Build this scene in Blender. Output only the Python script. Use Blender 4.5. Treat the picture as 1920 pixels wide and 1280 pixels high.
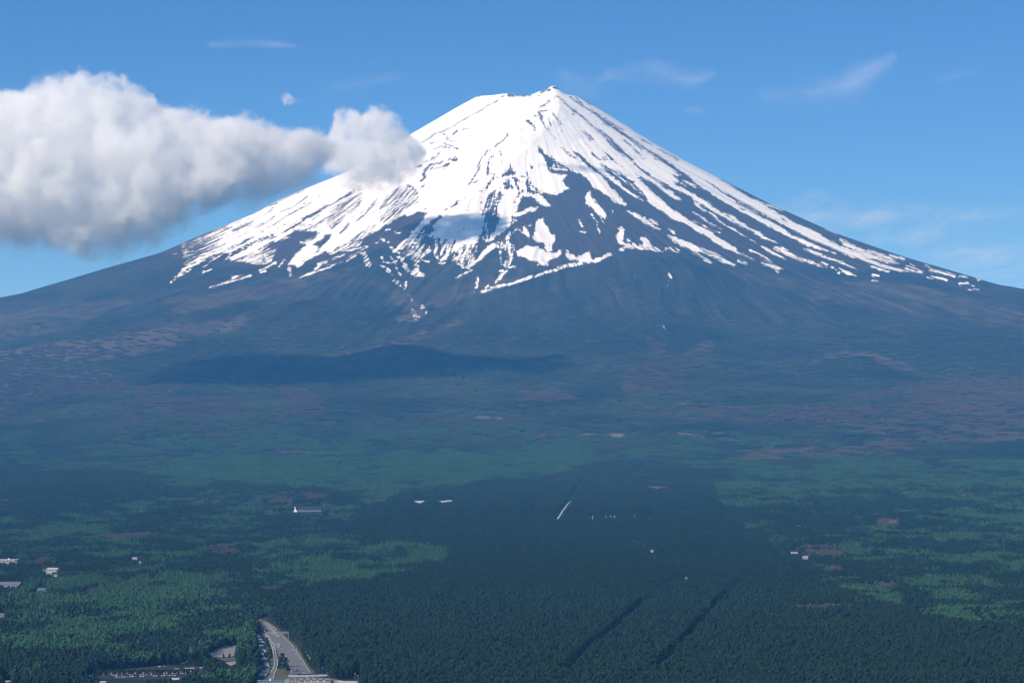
import bpy, math, random
import numpy as np
C = bpy.context.scene
for o in list(bpy.data.objects):
    bpy.data.objects.remove(o)
col = C.collection
R = math.radians

# ---------------------------------------------------------------- camera
F_PX = 4170.0                     # focal length in photo pixels (1920 wide)
HORIZON = 855.0                   # photo row of eye level
CAM_Z = 235.0                     # metres above the valley floor (datum 840 m)
PITCH = math.atan((HORIZON - 640.0) / F_PX)
cam_d = bpy.data.cameras.new('camera')
cam = bpy.data.objects.new('camera', cam_d); col.objects.link(cam)
cam_d.sensor_width = 36.0
cam_d.lens = F_PX / 1920.0 * 36.0
cam_d.clip_start = 1.0
cam_d.clip_end = 200000.0
cam.location = (0, 0, CAM_Z)
cam.rotation_euler = (R(90) + PITCH, 0, 0)
C.camera = cam

# ---------------------------------------------------------------- sky, sun, exposure
SUN_EL, SUN_AZ = R(34), R(-127)    # azimuth from the viewing direction, left is negative
world = bpy.data.worlds.new('World'); C.world = world
world.use_nodes = True
wn = world.node_tree; wn.nodes.clear()
w_out = wn.nodes.new('ShaderNodeOutputWorld')
w_bg = wn.nodes.new('ShaderNodeBackground')
w_sky = wn.nodes.new('ShaderNodeTexSky')
w_sky.sky_type = 'NISHITA'; w_sky.sun_disc = False
w_sky.sun_elevation = SUN_EL
w_sky.sun_rotation = SUN_AZ
w_sky.altitude = 3000; w_sky.air_density = 0.5; w_sky.dust_density = 0.35; w_sky.ozone_density = 3.0
w_bg.inputs['Strength'].default_value = 0.11
w_hs = wn.nodes.new('ShaderNodeHueSaturation')
w_hs.inputs['Hue'].default_value = 0.506; w_hs.inputs['Saturation'].default_value = 1.2; w_hs.inputs['Value'].default_value = 1.64
wn.links.new(w_sky.outputs[0], w_hs.inputs['Color'])
wn.links.new(w_hs.outputs[0], w_bg.inputs['Color'])
wn.links.new(w_bg.outputs[0], w_out.inputs['Surface'])
sun_d = bpy.data.lights.new('sun', 'SUN'); sun = bpy.data.objects.new('sun', sun_d); col.objects.link(sun)
sun_d.energy = 4.9; sun_d.angle = R(0.5); sun_d.color = (1.0, 0.98, 0.95)
sdir = np.array([math.sin(SUN_AZ) * math.cos(SUN_EL), math.cos(SUN_AZ) * math.cos(SUN_EL), math.sin(SUN_EL)])
import mathutils
sun.rotation_euler = mathutils.Vector(sdir).to_track_quat('Z', 'Y').to_euler()
sun.location = tuple(sdir * 9000)
C.view_settings.view_transform = 'Standard'; C.view_settings.look = 'None'
C.view_settings.exposure = 0.0; C.view_settings.gamma = 1.0
C.view_settings.use_curve_mapping = False
C.render.engine = 'CYCLES'
cy = C.cycles
cy.use_denoising = True
cy.max_bounces = 44; cy.diffuse_bounces = 2; cy.glossy_bounces = 1; cy.transmission_bounces = 2
cy.transparent_max_bounces = 8
cy.volume_bounces = 40
cy.volume_max_steps = 256
cy.filter_width = 1.3

# ---------------------------------------------------------------- noise helpers
def _hash(ix, iy, seed):
    h = (ix.astype(np.int64) * 374761393 + iy.astype(np.int64) * 668265263 + seed * 1274126177) & 0xffffffff
    h = ((h ^ (h >> 13)) * 1274126177) & 0xffffffff
    return ((h ^ (h >> 16)) & 0xffff) / 65535.0
def vnoise(x, y, seed=0):
    ix = np.floor(x); iy = np.floor(y); fx = x - ix; fy = y - iy
    fx = fx * fx * (3 - 2 * fx); fy = fy * fy * (3 - 2 * fy)
    a = _hash(ix, iy, seed); b = _hash(ix + 1, iy, seed); c = _hash(ix, iy + 1, seed); d = _hash(ix + 1, iy + 1, seed)
    return (a + (b - a) * fx) * (1 - fy) + (c + (d - c) * fx) * fy
def fbm(x, y, seed=0, octv=4, gain=0.5):
    s = 0.0; a = 1.0; t = 0.0
    for k in range(octv):
        s = s + a * (vnoise(x * 2 ** k + 17.3 * k, y * 2 ** k - 9.1 * k, seed + k) - 0.5) * 2
        t += a; a *= gain
    return s / t
def sstep(a, b, x):
    t = np.clip((x - a) / (b - a), 0, 1); return t * t * (3 - 2 * t)

# ---------------------------------------------------------------- the terrain as a height function
XC, YC = 78.0, 16300.0
_fR = np.array([0, 340, 600, 1000, 1500, 2000, 2800, 3500, 4500, 6100, 7700, 8800, 11100, 12700, 14000, 16300, 30000])
_fE = np.array([3700, 3672, 3540, 3330, 3010, 2720, 2330, 2070, 1765, 1385, 1112, 1010, 905, 868, 843, 832, 825.])
_lR = np.array([0, 348, 500, 825, 1360, 1669, 1865, 2075, 2244, 2482, 2720, 3170, 3776, 5000, 6500, 8500, 11000, 14000, 30000])
_lE = np.array([3720, 3711, 3622, 3422, 3095, 2972, 2886, 2763, 2685, 2581, 2469, 2328, 2144, 1863, 1596, 1260, 980, 850, 825.])
_rR = np.array([0, 340, 410, 524, 621, 817, 1016, 1302, 1536, 1806, 2056, 2306, 2556, 2807, 2975, 3225, 3475, 3659, 5000, 6500, 8500, 11000, 14000, 30000])
_rE = np.array([3720, 3725, 3707, 3640, 3581, 3453, 3317, 3153, 3030, 2885, 2765, 2648, 2559, 2471, 2417, 2339, 2260, 2229, 1903, 1647, 1280, 985, 850, 825.])
def _smooth(Rk, Ek):
    g = np.linspace(0, 30000, 3001); e = np.interp(g, Rk, Ek)
    k = np.hanning(17); k /= k.sum(); p = np.pad(e, 8, mode='edge'); s = np.convolve(p, k, 'valid')
    w = sstep(300, 900, g); k2 = np.hanning(91); k2 /= k2.sum(); s2 = np.convolve(np.pad(e, 45, mode='edge'), k2, 'valid')
    w2 = sstep(4200, 7000, g)
    s = e * (1 - w) + s * w
    return s * (1 - w2) + s2 * w2
_g = np.linspace(0, 30000, 3001)
_F, _L, _Rr = _smooth(_fR, _fE), _smooth(_lR, _lE), _smooth(_rR, _rE)
def gauss(x, y, cx, cy_, sx, sy):
    return np.exp(-((x - cx) / sx) ** 2 - ((y - cy_) / sy) ** 2)
def height(x, y):
    x = np.asarray(x, float); y = np.asarray(y, float)
    dx = x - XC; dy = YC - y
    Rr = np.hypot(dx, dy) + 1e-6
    phi = np.arctan2(dx, dy)
    w = np.where(np.abs(phi) < math.pi / 2, np.cos(phi) ** 2, 0.0)
    side = np.where(dx < 0, np.interp(Rr, _g, _L), np.interp(Rr, _g, _Rr))
    sb = sstep(-0.3, 0.3, phi); sidec = np.interp(Rr, _g, _L) * (1 - sb) + np.interp(Rr, _g, _Rr) * sb
    side = np.where(np.abs(phi) < 0.3, sidec, side)
    e = np.interp(Rr, _g, _F) * w + side * (1 - w)
    # crater behind the rim, summit knob
    e = e - 120 * sstep(300, 150, Rr)
    e = e + 62 * gauss(x, y, XC + 222, YC - 255, 62, 75)
    e = e + 28 * gauss(x, y, XC + 120, YC - 290, 55, 75)
    e = e + 16 * gauss(x, y, XC - 110, YC - 315, 110, 60)
    # gullies and ribs that run down from the summit
    amp = (4 + 5 * sstep(1600, 2600, Rr) + 9 * sstep(2600, 3800, Rr)) * sstep(380, 1100, Rr) * (1 - 0.75 * sstep(4200, 6500, Rr))
    wob = 0.06 * fbm(x / 1500, y / 1500, 5, 3)
    e = e + amp * fbm((phi + wob) * 34, Rr / 2200, 11, 3) + 0.5 * amp * fbm((phi + wob) * 90, Rr / 900, 12, 2)
    amp2 = (34 + 22 * sstep(2600, 3600, Rr)) * sstep(900, 2300, Rr) * (1 - sstep(5200, 8500, Rr))
    e = e + amp2 * fbm((phi + wob) * 9, Rr / 3000, 14, 2)
    e = e + 34 * sstep(2600, 4200, Rr) * (1 - sstep(7500, 9500, Rr)) * fbm(x / 700, y / 700, 31, 4)
    # crest that divides the face below the summit knob
    t = np.clip((Rr - 300) / 1900, 0, 1)
    cphi = 0.70 * (1 - t) ** 2.2 - 0.19 * t
    dl = (phi - cphi) * Rr
    e = e + 46 * sstep(300, 520, Rr) * (1 - sstep(1700, 2500, Rr)) * np.exp(-np.abs(dl) / np.where(dl > 0, 190, 330))
    # valley that drains the middle of the face
    vphi = -0.19 - 0.05 * np.clip((Rr - 2600) / 1500, 0, 1)
    dv = (phi - vphi) * Rr
    e = e - 60 * sstep(2200, 2900, Rr) * (1 - sstep(3600, 5000, Rr)) * np.exp(-(dv / 170) ** 2)
    # parasitic domes and hills
    e = e + 215 * gauss(x, y, 760, 12720, 620, 520)
    e = e + 85 * gauss(x, y, 1790, 11350, 380, 330)
    e = e + 55 * gauss(x, y, -560, 11050, 210, 190)
    e = e + 50 * gauss(x, y, -1400, 12100, 600, 260)
    # the gently rolling forested plain
    pl = 1 - sstep(9500, 7500, Rr)
    e = e + 9 * pl * sstep(13500, 11600, Rr) * fbm(x / 520, y / 420, 41, 3)
    return e - 840.0
FWD = np.array([0, math.cos(PITCH), math.sin(PITCH)]); UPV = np.array([0, -math.sin(PITCH), math.cos(PITCH)])
def project(x, y, z):
    """photo pixel of a world point; used to read the survey maps below"""
    zz = z - CAM_Z
    d = y * FWD[1] + zz * FWD[2]; u = y * UPV[1] + zz * UPV[2]
    return 960 + F_PX * x / d, 640 - F_PX * u / d
_T = np.concatenate([np.arange(1500, 12000, 20.0), np.arange(12000, 16400, 8.0)])
def at(px, py, lift=0.0):
    """ground point seen at a photo pixel"""
    dx = (px - 960) / F_PX; dyv = (640 - py) / F_PX
    v = np.array([dx, FWD[1] + UPV[1] * dyv, FWD[2] + UPV[2] * dyv])
    s = _T / v[1]
    X = v[0] * s; Y = v[1] * s; Z = CAM_Z + v[2] * s
    h = height(X, Y) + lift
    k = np.argmax(Z <= h)
    if k == 0: return X[0], Y[0], height(X[0], Y[0])
    a = (Z[k - 1] - h[k - 1]) / ((Z[k - 1] - h[k - 1]) - (Z[k] - h[k]))
    x = X[k - 1] + a * (X[k] - X[k - 1]); y = Y[k - 1] + a * (Y[k] - Y[k - 1])
    return x, y, float(height(x, y))

# ---------------------------------------------------------------- survey maps: where snow lies, which wood grows where
# Outlines are read off the photograph (its pixels), laid on the terrain and kept as attributes of the ground itself.
class Chart:
    def __init__(s, x0, y0, x1, y1, step=1.0):
        s.x0, s.y0, s.st = x0, y0, step
        s.w = int((x1 - x0) / step) + 1; s.h = int((y1 - y0) / step) + 1
        s.a = np.zeros((s.h, s.w), np.float32)
    def box(s, P, pad):
        P = np.asarray(P, float)
        i0 = max(0, int((P[:, 0].min() - pad - s.x0) / s.st)); i1 = min(s.w, int((P[:, 0].max() + pad - s.x0) / s.st) + 2)
        j0 = max(0, int((P[:, 1].min() - pad - s.y0) / s.st)); j1 = min(s.h, int((P[:, 1].max() + pad - s.y0) / s.st) + 2)
        if i1 <= i0 or j1 <= j0: return None
        X, Y = np.meshgrid(s.x0 + np.arange(i0, i1) * s.st, s.y0 + np.arange(j0, j1) * s.st)
        return P, slice(j0, j1), slice(i0, i1), X.astype(np.float32), Y.astype(np.float32)
    def poly(s, P, pad):
        b = s.box(P, pad)
        if b is None: return None
        P, sj, si, X, Y = b
        d2 = np.full(X.shape, 1e9, np.float32); ins = np.zeros(X.shape, bool)
        n = len(P)
        for k in range(n):
            ax, ay = P[k]; bx, by = P[(k + 1) % n]
            ex, ey = bx - ax, by - ay; L = ex * ex + ey * ey + 1e-9
            t = np.clip(((X - ax) * ex + (Y - ay) * ey) / L, 0, 1)
            d2 = np.minimum(d2, (X - ax - t * ex) ** 2 + (Y - ay - t * ey) ** 2)
            c = (ay > Y) != (by > Y)
            if abs(ey) > 1e-9: ins ^= c & (X < ex * (Y - ay) / ey + ax)
        d = np.sqrt(d2)
        return sj, si, np.where(ins, d, -d)
    def stroke(s, P, wd, pad):
        b = s.box(P, pad + max(wd))
        if b is None: return None
        P, sj, si, X, Y = b
        best = np.full(X.shape, -1e9, np.float32)
        for k in range(max(1, len(P) - 1)):
            ax, ay = P[k]; bx, by = P[min(k + 1, len(P) - 1)]
            wa, wb = wd[min(k, len(wd) - 1)], wd[min(k + 1, len(wd) - 1)]
            ex, ey = bx - ax, by - ay; L = ex * ex + ey * ey + 1e-9
            t = np.clip(((X - ax) * ex + (Y - ay) * ey) / L, 0, 1)
            dd = np.sqrt((X - ax - t * ex) ** 2 + (Y - ay - t * ey) ** 2)
            best = np.maximum(best, (wa + (wb - wa) * t) * 0.5 - dd)
        return sj, si, best
    def sample(s, px, py):
        u = np.clip((px - s.x0) / s.st, 0, s.w - 1.001); v = np.clip((py - s.y0) / s.st, 0, s.h - 1.001)
        i = u.astype(int); j = v.astype(int); fu = u - i; fv = v - j; a = s.a
        return (a[j, i] * (1 - fu) + a[j, i + 1] * fu) * (1 - fv) + (a[j + 1, i] * (1 - fu) + a[j + 1, i + 1] * fu) * fv

SC = 3.0                      # the snow chart stores distance to the snow's edge / SC
snow = Chart(280, 140, 1940, 660); snow.a[:] = -1
brk = Chart(280, 140, 1940, 660)      # how broken up the cover is
def win(x0, y0):
    return lambda *p: [(x0 + u / 6.4, y0 + v / 6.4) for u, v in p]
wA, wB, wC, wD = win(760, 150), win(1000, 150), win(850, 300), win(1080, 300)
wE, wF, wG, wH, wI = win(1300, 330), win(1560, 400), win(310, 330), win(560, 330), win(680, 430)
def _put(r, sign, lim, bk):
    if r is None: return
    sj, si, d = r
    v = np.clip(d / SC, -1, 1)
    if sign > 0:
        v = np.minimum(v, lim); snow.a[sj, si] = np.maximum(snow.a[sj, si], v)
    else:
        v = np.minimum(v, lim); snow.a[sj, si] = np.minimum(snow.a[sj, si], -v)
    m = d > -1
    if bk is not None: b = brk.a[sj, si]; b[m] = bk
def SP(P, lim=1.0, bk=None): _put(snow.poly(P, 4), 1, lim, bk)
def RP(P, lim=1.0, bk=None): _put(snow.poly(P, 4), -1, lim, bk)
def SS(P, w, lim=1.0, bk=None):
    w = w if isinstance(w, (list, tuple)) else [w]
    _put(snow.stroke(P, [max(q / 6.4, 1.3) for q in w], 4), 1, lim, bk)
def RS(P, w, lim=1.0, bk=None):
    w = w if isinstance(w, (list, tuple)) else [w]
    _put(snow.stroke(P, [max(q / 6.4, 1.3) for q in w], 4), -1, lim, bk)

# the main snowfield
S0 = ([(418, 416), (449, 403), (503, 376), (560, 348), (632, 318), (700, 280), (769, 240), (851, 194), (891, 171), (960, 164), (1035, 154),
       (1085, 171), (1139, 203), (1189, 234), (1240, 265), (1313, 305), (1360, 332)]
      + [(1330, 338), (1300, 334), (1285, 322), (1272, 330), (1262, 338)] + wB((1500, 1275), (1340, 1200), (1210, 1160), (1150, 1180), (1100, 1120), (1000, 1150), (900, 1060), (860, 1130), (740, 1090), (600, 1010), (480, 960), (380, 900), (240, 880), (190, 930))
      + wC((1110, 0), (1140, 140), (1370, 180), (1290, 260), (1390, 340), (1230, 430), (1100, 390), (1040, 400), (1160, 555), (1060, 550),
           (940, 440), (820, 440), (770, 560), (760, 640), (840, 620), (900, 570), (1020, 570), (1000, 600), (900, 630), (800, 660), (720, 700),
           (760, 720), (700, 770), (640, 830), (560, 890), (500, 920), (440, 980), (400, 980), (300, 900), (260, 1000))
      + wI((1300, 190), (1180, 150), (1000, 120), (870, 110), (760, 90))
      + wH((1650, 640), (1560, 580), (1460, 640), (1360, 710), (1350, 690), (1440, 560), (1540, 440), (1430, 430), (1320, 480), (1250, 470), (1180, 510),
           (1000, 610), (900, 585), (840, 620), (760, 690), (640, 750), (600, 810), (480, 860), (360, 910), (300, 885), (240, 890), (150, 940), (60, 1010), (0, 1080))
      + wG((1480, 1060), (1640, 900), (1600, 700), (1350, 780), (1080, 900), (1000, 950), (880, 1000), (740, 1010), (690, 1040), (780, 950), (720, 900), (630, 970), (560, 1000), (700, 860), (620, 850), (640, 740), (760, 640)))
SP(S0)
brk.a[:] = 0.5
def BK(P, v): _put(brk_poly(P), 0, 0, v) if False else _brk(P, v)
def _brk(P, v):
    r = brk.poly(P, 0)
    if r is None: return
    sj, si, d = r; b = brk.a[sj, si]; m = d > 0; b[m] = np.maximum(b[m], v * np.clip(d[m] / 12, 0, 1))
BK(wB((100, 150), (700, 250), (1920, 1000), (1920, 1280), (1000, 1280), (300, 700)), 0.75)
BK(wB((500, 450), (640, 520), (1000, 950), (900, 1000), (700, 850), (560, 600)), 1.1)
BK([(300, 520), (560, 350), (650, 330), (740, 360), (720, 420), (560, 480), (420, 520)], 0.75)
BK([(760, 240), (860, 230), (860, 330), (800, 350), (760, 340)], 0.7)
BK([(880, 300), (1040, 300), (1060, 420), (900, 470)], 0.6)
BK([(1280, 330), (1920, 520), (1920, 600), (1500, 560), (1100, 420)], 0.55)

# scattered snow among the highest trees
SP(wG((60, 900), (300, 770), (640, 600), (870, 540), (1100, 430), (900, 700), (700, 850), (560, 900), (400, 1000), (200, 1100)), -0.80, 0.9)
SP(wG((200, 840), (640, 605), (870, 542), (1100, 430), (900, 700), (700, 850), (560, 900), (240, 1060)), -0.66, 1.0)
SP(wG((380, 760), (640, 610), (870, 545), (1100, 430), (900, 700), (700, 850), (560, 900), (430, 960)), -0.50, 1.1)
SP(wG((500, 690), (640, 612), (870, 548), (1100, 430), (900, 700), (700, 850), (600, 880), (520, 900)), -0.28, 1.2)
SP(wG((560, 700), (870, 540), (1100, 430), (1000, 700), (700, 850), (600, 850)), 0.10, 1.3)
SP(wG((740, 1010), (880, 940), (1100, 900), (1330, 870), (1300, 940), (1260, 1050), (1100, 1060), (950, 1020)), 0.08, 0.9)
SS(wG((720, 850), (600, 900), (450, 980), (300, 1080), (150, 1200), (60, 1275)), [30, 55, 70, 60, 40, 16], 0.35, 0.6)
SS(wG((700, 900), (560, 1000), (450, 1080)), [30, 20, 6])
SP(wI((740, 60), (980, 100), (1180, 140), (1390, 90), (1370, 180), (1340, 400), (1200, 440), (1080, 380), (1050, 250), (880, 120)), -0.05, 1.0)
SP(wI((480, 200), (760, 60), (800, 250), (640, 400), (500, 300)), -0.25, 1.2)
SP(wI((1100, 120), (1400, 90), (1360, 180), (1250, 230)), 0.25, 1.0)
SP(wH((300, 880), (600, 800), (640, 750), (980, 560), (1250, 470), (980, 620), (800, 720), (640, 800), (400, 940)), 0.2, 1.0)

# rock and scree that shows through
def carve():
    RS(wA((320, 660), (400, 630), (480, 600), (600, 540), (700, 480), (800, 430), (900, 370), (1010, 300), (1100, 250), (1180, 190)), [10, 9, 8, 9, 8, 8, 7, 3, 6, 9], 0.7)
    RS(wA((200, 750), (330, 670)), 6, .5)
    RS(wA((1195, 190), (1280, 186), (1450, 186), (1510, 192)), [12, 26, 26, 10])
    RS(wA((1630, 150), (1680, 125), (1740, 120)), 10); RS(wA((1780, 92), (1850, 110), (1890, 150)), 12); RS(wA((835, 196), (885, 200)), 10)
    RS(wA((1610, 200), (1625, 160)), 6)
    RS(wA((1620, 330), (1690, 280), (1760, 220), (1830, 190)), 9, .8)
    RS(wA((1600, 380), (1640, 460), (1660, 520), (1700, 590), (1760, 660), (1800, 710)), [25, 30, 24, 10, 14, 10])
    RS(wA((1450, 480), (1480, 510), (1550, 560), (1560, 620)), [16, 30, 14, 8]); RS(wA((1540, 433), (1580, 433)), 12)
    RS(wA((1620, 385), (1700, 360)), 11); RS(wA((1700, 420), (1740, 500), (1750, 550)), 11); RS(wA((1770, 420), (1870, 520)), 8); RS(wA((1830, 540), (1880, 620)), 9)
    RP(wA((1570, 780), (1650, 850), (1720, 930), (1780, 975), (1900, 1030), (1920, 1075), (1800, 1040), (1745, 1060), (1700, 1015), (1660, 930), (1610, 880)))
    RP(wA((1720, 1105), (1800, 1090), (1920, 1090), (1920, 1135), (1800, 1125)))
    RS(wA((300, 765), (440, 705)), 9); RS(wA((470, 760), (620, 820)), 11); RS(wA((440, 640), (510, 690)), 6); RS(wA((495, 700), (580, 740)), 7)
    RS(wA((350, 825), (430, 800), (520, 812)), 22, .15); RS(wA((385, 880), (430, 880)), 17); RS(wA((575, 965), (618, 955)), 32); RS(wA((460, 1037), (510, 1012)), 34)
    RS(wA((280, 1020), (380, 1000), (470, 980), (540, 950), (600, 930)), 20, .25); RS(wA((130, 1040), (190, 1030)), 15); RS(wA((250, 1060), (220, 1120), (240, 1170), (180, 1210)), [30, 40, 34, 20], .5)
    RS(wA((560, 655), (625, 620)), 17); RS(wA((690, 600), (745, 578)), 9); RS(wA((300, 1065), (450, 1050)), 8); RS(wA((300, 940), (350, 910)), 7); RS(wA((210, 990), (350, 940), (400, 900)), 9, .4)
    RS(wA((1240, 640), (1180, 720), (1090, 790), (1000, 840), (930, 910), (895, 990), (870, 1080), (830, 1170), (740, 1270)), [8, 7, 11, 8, 11, 18, 9, 9, 7])
    RS(wA((1050, 910), (1000, 960), (990, 1070), (1010, 1120), (980, 1130)), [14, 18, 24, 26], .6); RS(wA((1130, 850), (1160, 920), (1150, 980), (1130, 1030)), [12, 14, 9])
    RS(wC((500, 170), (470, 230), (400, 330), (350, 380)), [12, 22, 14, 6]); RS(wC((170, 310), (290, 245)), 15); RS(wC((330, 60), (240, 220), (160, 320)), 8)
    RP(wC((680, 40), (720, 110), (750, 160), (700, 180), (580, 200), (600, 165), (645, 150), (640, 122), (690, 112)))
    RP(wC((600, 260), (660, 235), (700, 250), (680, 290), (720, 345), (620, 345), (600, 310)), .6); RS(wC((640, 240), (730, 205)), 12)
    RS(wC((745, 225), (760, 300), (785, 350)), [30, 24, 14], .7); RS(wC((770, 240), (800, 270)), 18)
    RS(wC((880, 150), (910, 210), (890, 250), (900, 370), (960, 385), (1040, 395)), [12, 16, 18, 44, 30, 20]); RS(wC((920, 270), (960, 330), (1030, 370)), 24, .3)
    RS(wC((825, 200), (850, 205)), 16); RS(wC((930, 95), (945, 85)), 20)
    RP(wC((1120, 0), (1200, 40), (1300, 50), (1350, 110), (1430, 140), (1400, 170), (1250, 165), (1140, 140), (1230, 120), (1165, 90), (1130, 60)))
    SS(wC((1160, 100), (1230, 60), (1300, 90)), 18, .4); SS(wC((1170, 100), (1300, 125), (1370, 118)), 12, .8)
    RP(wC((510, 360), (560, 390), (600, 420), (560, 500), (520, 560), (530, 640), (555, 700), (540, 760), (490, 860), (450, 930), (430, 975), (400, 960),
          (330, 940), (312, 900), (330, 830), (370, 700), (385, 560), (410, 450), (460, 390)), .45, 1.0)
    RP(wC((380, 660), (530, 640), (550, 700), (540, 760), (490, 860), (430, 950), (320, 920), (350, 760)))
    SS(wC((395, 760), (400, 860), (412, 950)), [14, 16, 20]); SS(wC((470, 880), (430, 960)), 12)
    RS(wC((320, 960), (430, 1000), (560, 930), (640, 860), (690, 810)), [20, 25, 22, 25, 20])
    RS(wC((720, 700), (800, 680)), 30, .4); RS(wC((680, 750), (720, 740)), 16, .6); RS(wC((730, 500), (790, 410), (820, 370)), 20, .3)
    RS(wC((330, 510), (340, 600)), 8); RS(wC((0, 545), (130, 450)), 8)
    # streaks on the right flank
    RS(wB((500, 200), (620, 330), (740, 400), (840, 490), (950, 560), (1080, 650), (1180, 720), (1300, 830)), [6, 13, 20, 36, 30, 36, 30, 8])
    RS(wB((850, 460), (950, 530), (1090, 610)), [20, 18, 7])
    RS(wB((1180, 690), (1300, 790), (1420, 880), (1560, 970), (1700, 1060), (1780, 1110), (1920, 1210)), [6, 18, 28, 34, 55, 80, 120])
    RS(wB((300, 190), (400, 290), (500, 380), (620, 480), (740, 580), (880, 680), (980, 770), (1080, 880), (1200, 970), (1300, 1080), (1440, 1180), (1560, 1250)),
       [8, 13, 24, 15, 16, 34, 36, 38, 30, 40, 26, 40])
    RS(wB((800, 610), (900, 740), (1040, 860)), [10, 24, 12], .7)
    RS(wB((340, 810), (420, 880), (520, 970), (640, 1060), (760, 1130), (900, 1250)), [10, 22, 40, 52, 56, 60])
    RS(wB((480, 850), (600, 960), (720, 1060), (900, 1190), (1000, 1270)), [16, 44, 44, 40, 50])
    RS(wB((700, 880), (800, 970), (900, 1070), (1000, 1160), (1100, 1260)), [14, 40, 50, 60, 70])
    RS(wB((840, 930), (950, 1010), (1060, 1110)), [20, 44, 12]); RS(wB((870, 880), (980, 1000), (1140, 1100)), [16, 30, 10])
    RS(wB((1100, 1130), (1220, 1230)), [40, 50]); RS(wB((1230, 1120), (1340, 1200), (1500, 1280)), [25, 44, 50])
    RS(wB((1100, 730), (1200, 810), (1330, 970)), [5, 9, 12], .6); RS(wB((1460, 950), (1540, 1000)), 14); RS(wB((1640, 1130), (1780, 1190), (1900, 1260)), [20, 50, 70])
    RS(wB((620, 630), (700, 710)), 30, .3); RS(wB((440, 200), (600, 320)), 9); RS(wB((600, 235), (690, 290)), 20); RS(wB((430, 320), (490, 410)), 13); RS(wB((240, 400), (330, 520)), 9)
    RS(wB((1200, 596), (1320, 668), (1500, 768), (1700, 880), (1920, 1015)), [8, 16, 10, 14, 20])
    RS(wB((1500, 830), (1700, 930), (1860, 1070)), [8, 10, 8], .5); RS(wB((1300, 720), (1430, 775)), 6, .5)
    # left flank
    RS(wG((1920, 370), (1780, 460), (1640, 540), (1500, 620), (1430, 670)), [22, 30, 34, 20, 12], .8)
    RS(wG((1910, 510), (1850, 560), (1720, 640)), [20, 20, 10]); RS(wG((1840, 470), (1760, 520)), 10)
    RS(wG((1660, 175), (1480, 240), (1300, 330), (1100, 420), (880, 535), (640, 610), (300, 760)), [5, 8, 9, 8, 9, 14, 30])
    RS(wG((1920, 190), (1740, 320), (1560, 420), (1400, 520), (1200, 640), (1140, 680)), [6, 8, 8, 10, 14, 6], .8)
    RS(wG((1700, 250), (1540, 370), (1380, 430)), 7, .6); RS(wG((1340, 320), (1260, 420), (1180, 480)), [8, 14, 9]); RS(wG((1300, 490), (1200, 570), (1090, 610)), 11); RS(wG((1050, 545), (930, 600), (820, 650)), 12)
    RS(wG((1050, 720), (950, 790), (760, 870)), [12, 26, 14]); RS(wG((1140, 760), (980, 840), (850, 920), (700, 1030)), [10, 26, 34, 34]); RS(wG((1130, 790), (1290, 720)), 30)
    RP(wG((720, 880), (640, 930), (450, 1050), (440, 1100), (560, 1020), (700, 930)))
    RP(wG((1540, 640), (1640, 660), (1830, 665), (1810, 720), (1740, 740), (1640, 790), (1700, 830), (1640, 900), (1560, 980), (1480, 1060), (1400, 1100), (1300, 1040),
          (1330, 870), (1200, 860), (1090, 900), (1180, 850), (1280, 790), (1380, 768), (1560, 782), (1560, 752), (1420, 735), (1500, 700)))
    RS(wH((0, 560), (170, 470), (330, 370), (500, 280), (640, 200), (740, 150)), [26, 26, 26, 26, 26, 14], .55)
    RS(wH((0, 600), (140, 580)), 9); RS(wH((100, 680), (260, 560), (400, 450), (560, 330), (640, 270)), [10, 18, 26, 30, 30], .6)
    RP(wH((350, 440), (600, 280), (760, 200), (730, 340), (560, 480), (420, 640), (350, 580)), .02, 1.2)
    RS(wH((700, 540), (820, 430), (900, 330), (940, 280)), [10, 20, 26, 20])
    RP(wH((1020, 300), (1200, 140), (1300, 100), (1430, 200), (1420, 320), (1250, 400), (1200, 480), (1000, 560), (960, 460), (980, 380)), -0.02, 1.3)
    RS(wH((1020, 290), (1180, 160), (1290, 100), (1400, 160), (1430, 240)), 16, .4)
    RS(wH((600, 570), (500, 690)), [16, 10]); RS(wH((480, 350), (440, 440)), 20, .4)
    RP(wH((0, 655), (80, 652), (250, 660), (200, 740), (60, 790), (0, 780))); RP(wH((400, 680), (330, 810), (240, 880), (170, 820), (280, 770), (310, 712)))
    SS(wH((20, 792), (120, 820), (230, 855)), [20, 26, 16])
    RS(wH((1700, 490), (1600, 560), (1580, 590)), [40, 44, 20]); RS(wH((1750, 412), (1900, 332)), [10, 16]); RS(wH((1500, 405), (1560, 370)), 10)
    RS(wH((1530, 440), (1470, 530), (1370, 640)), [16, 40, 40]); RS(wH((1430, 435), (1380, 520), (1290, 640)), [10, 20, 34]); RS(wH((1470, 130), (1510, 115)), 20)
carve()

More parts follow.
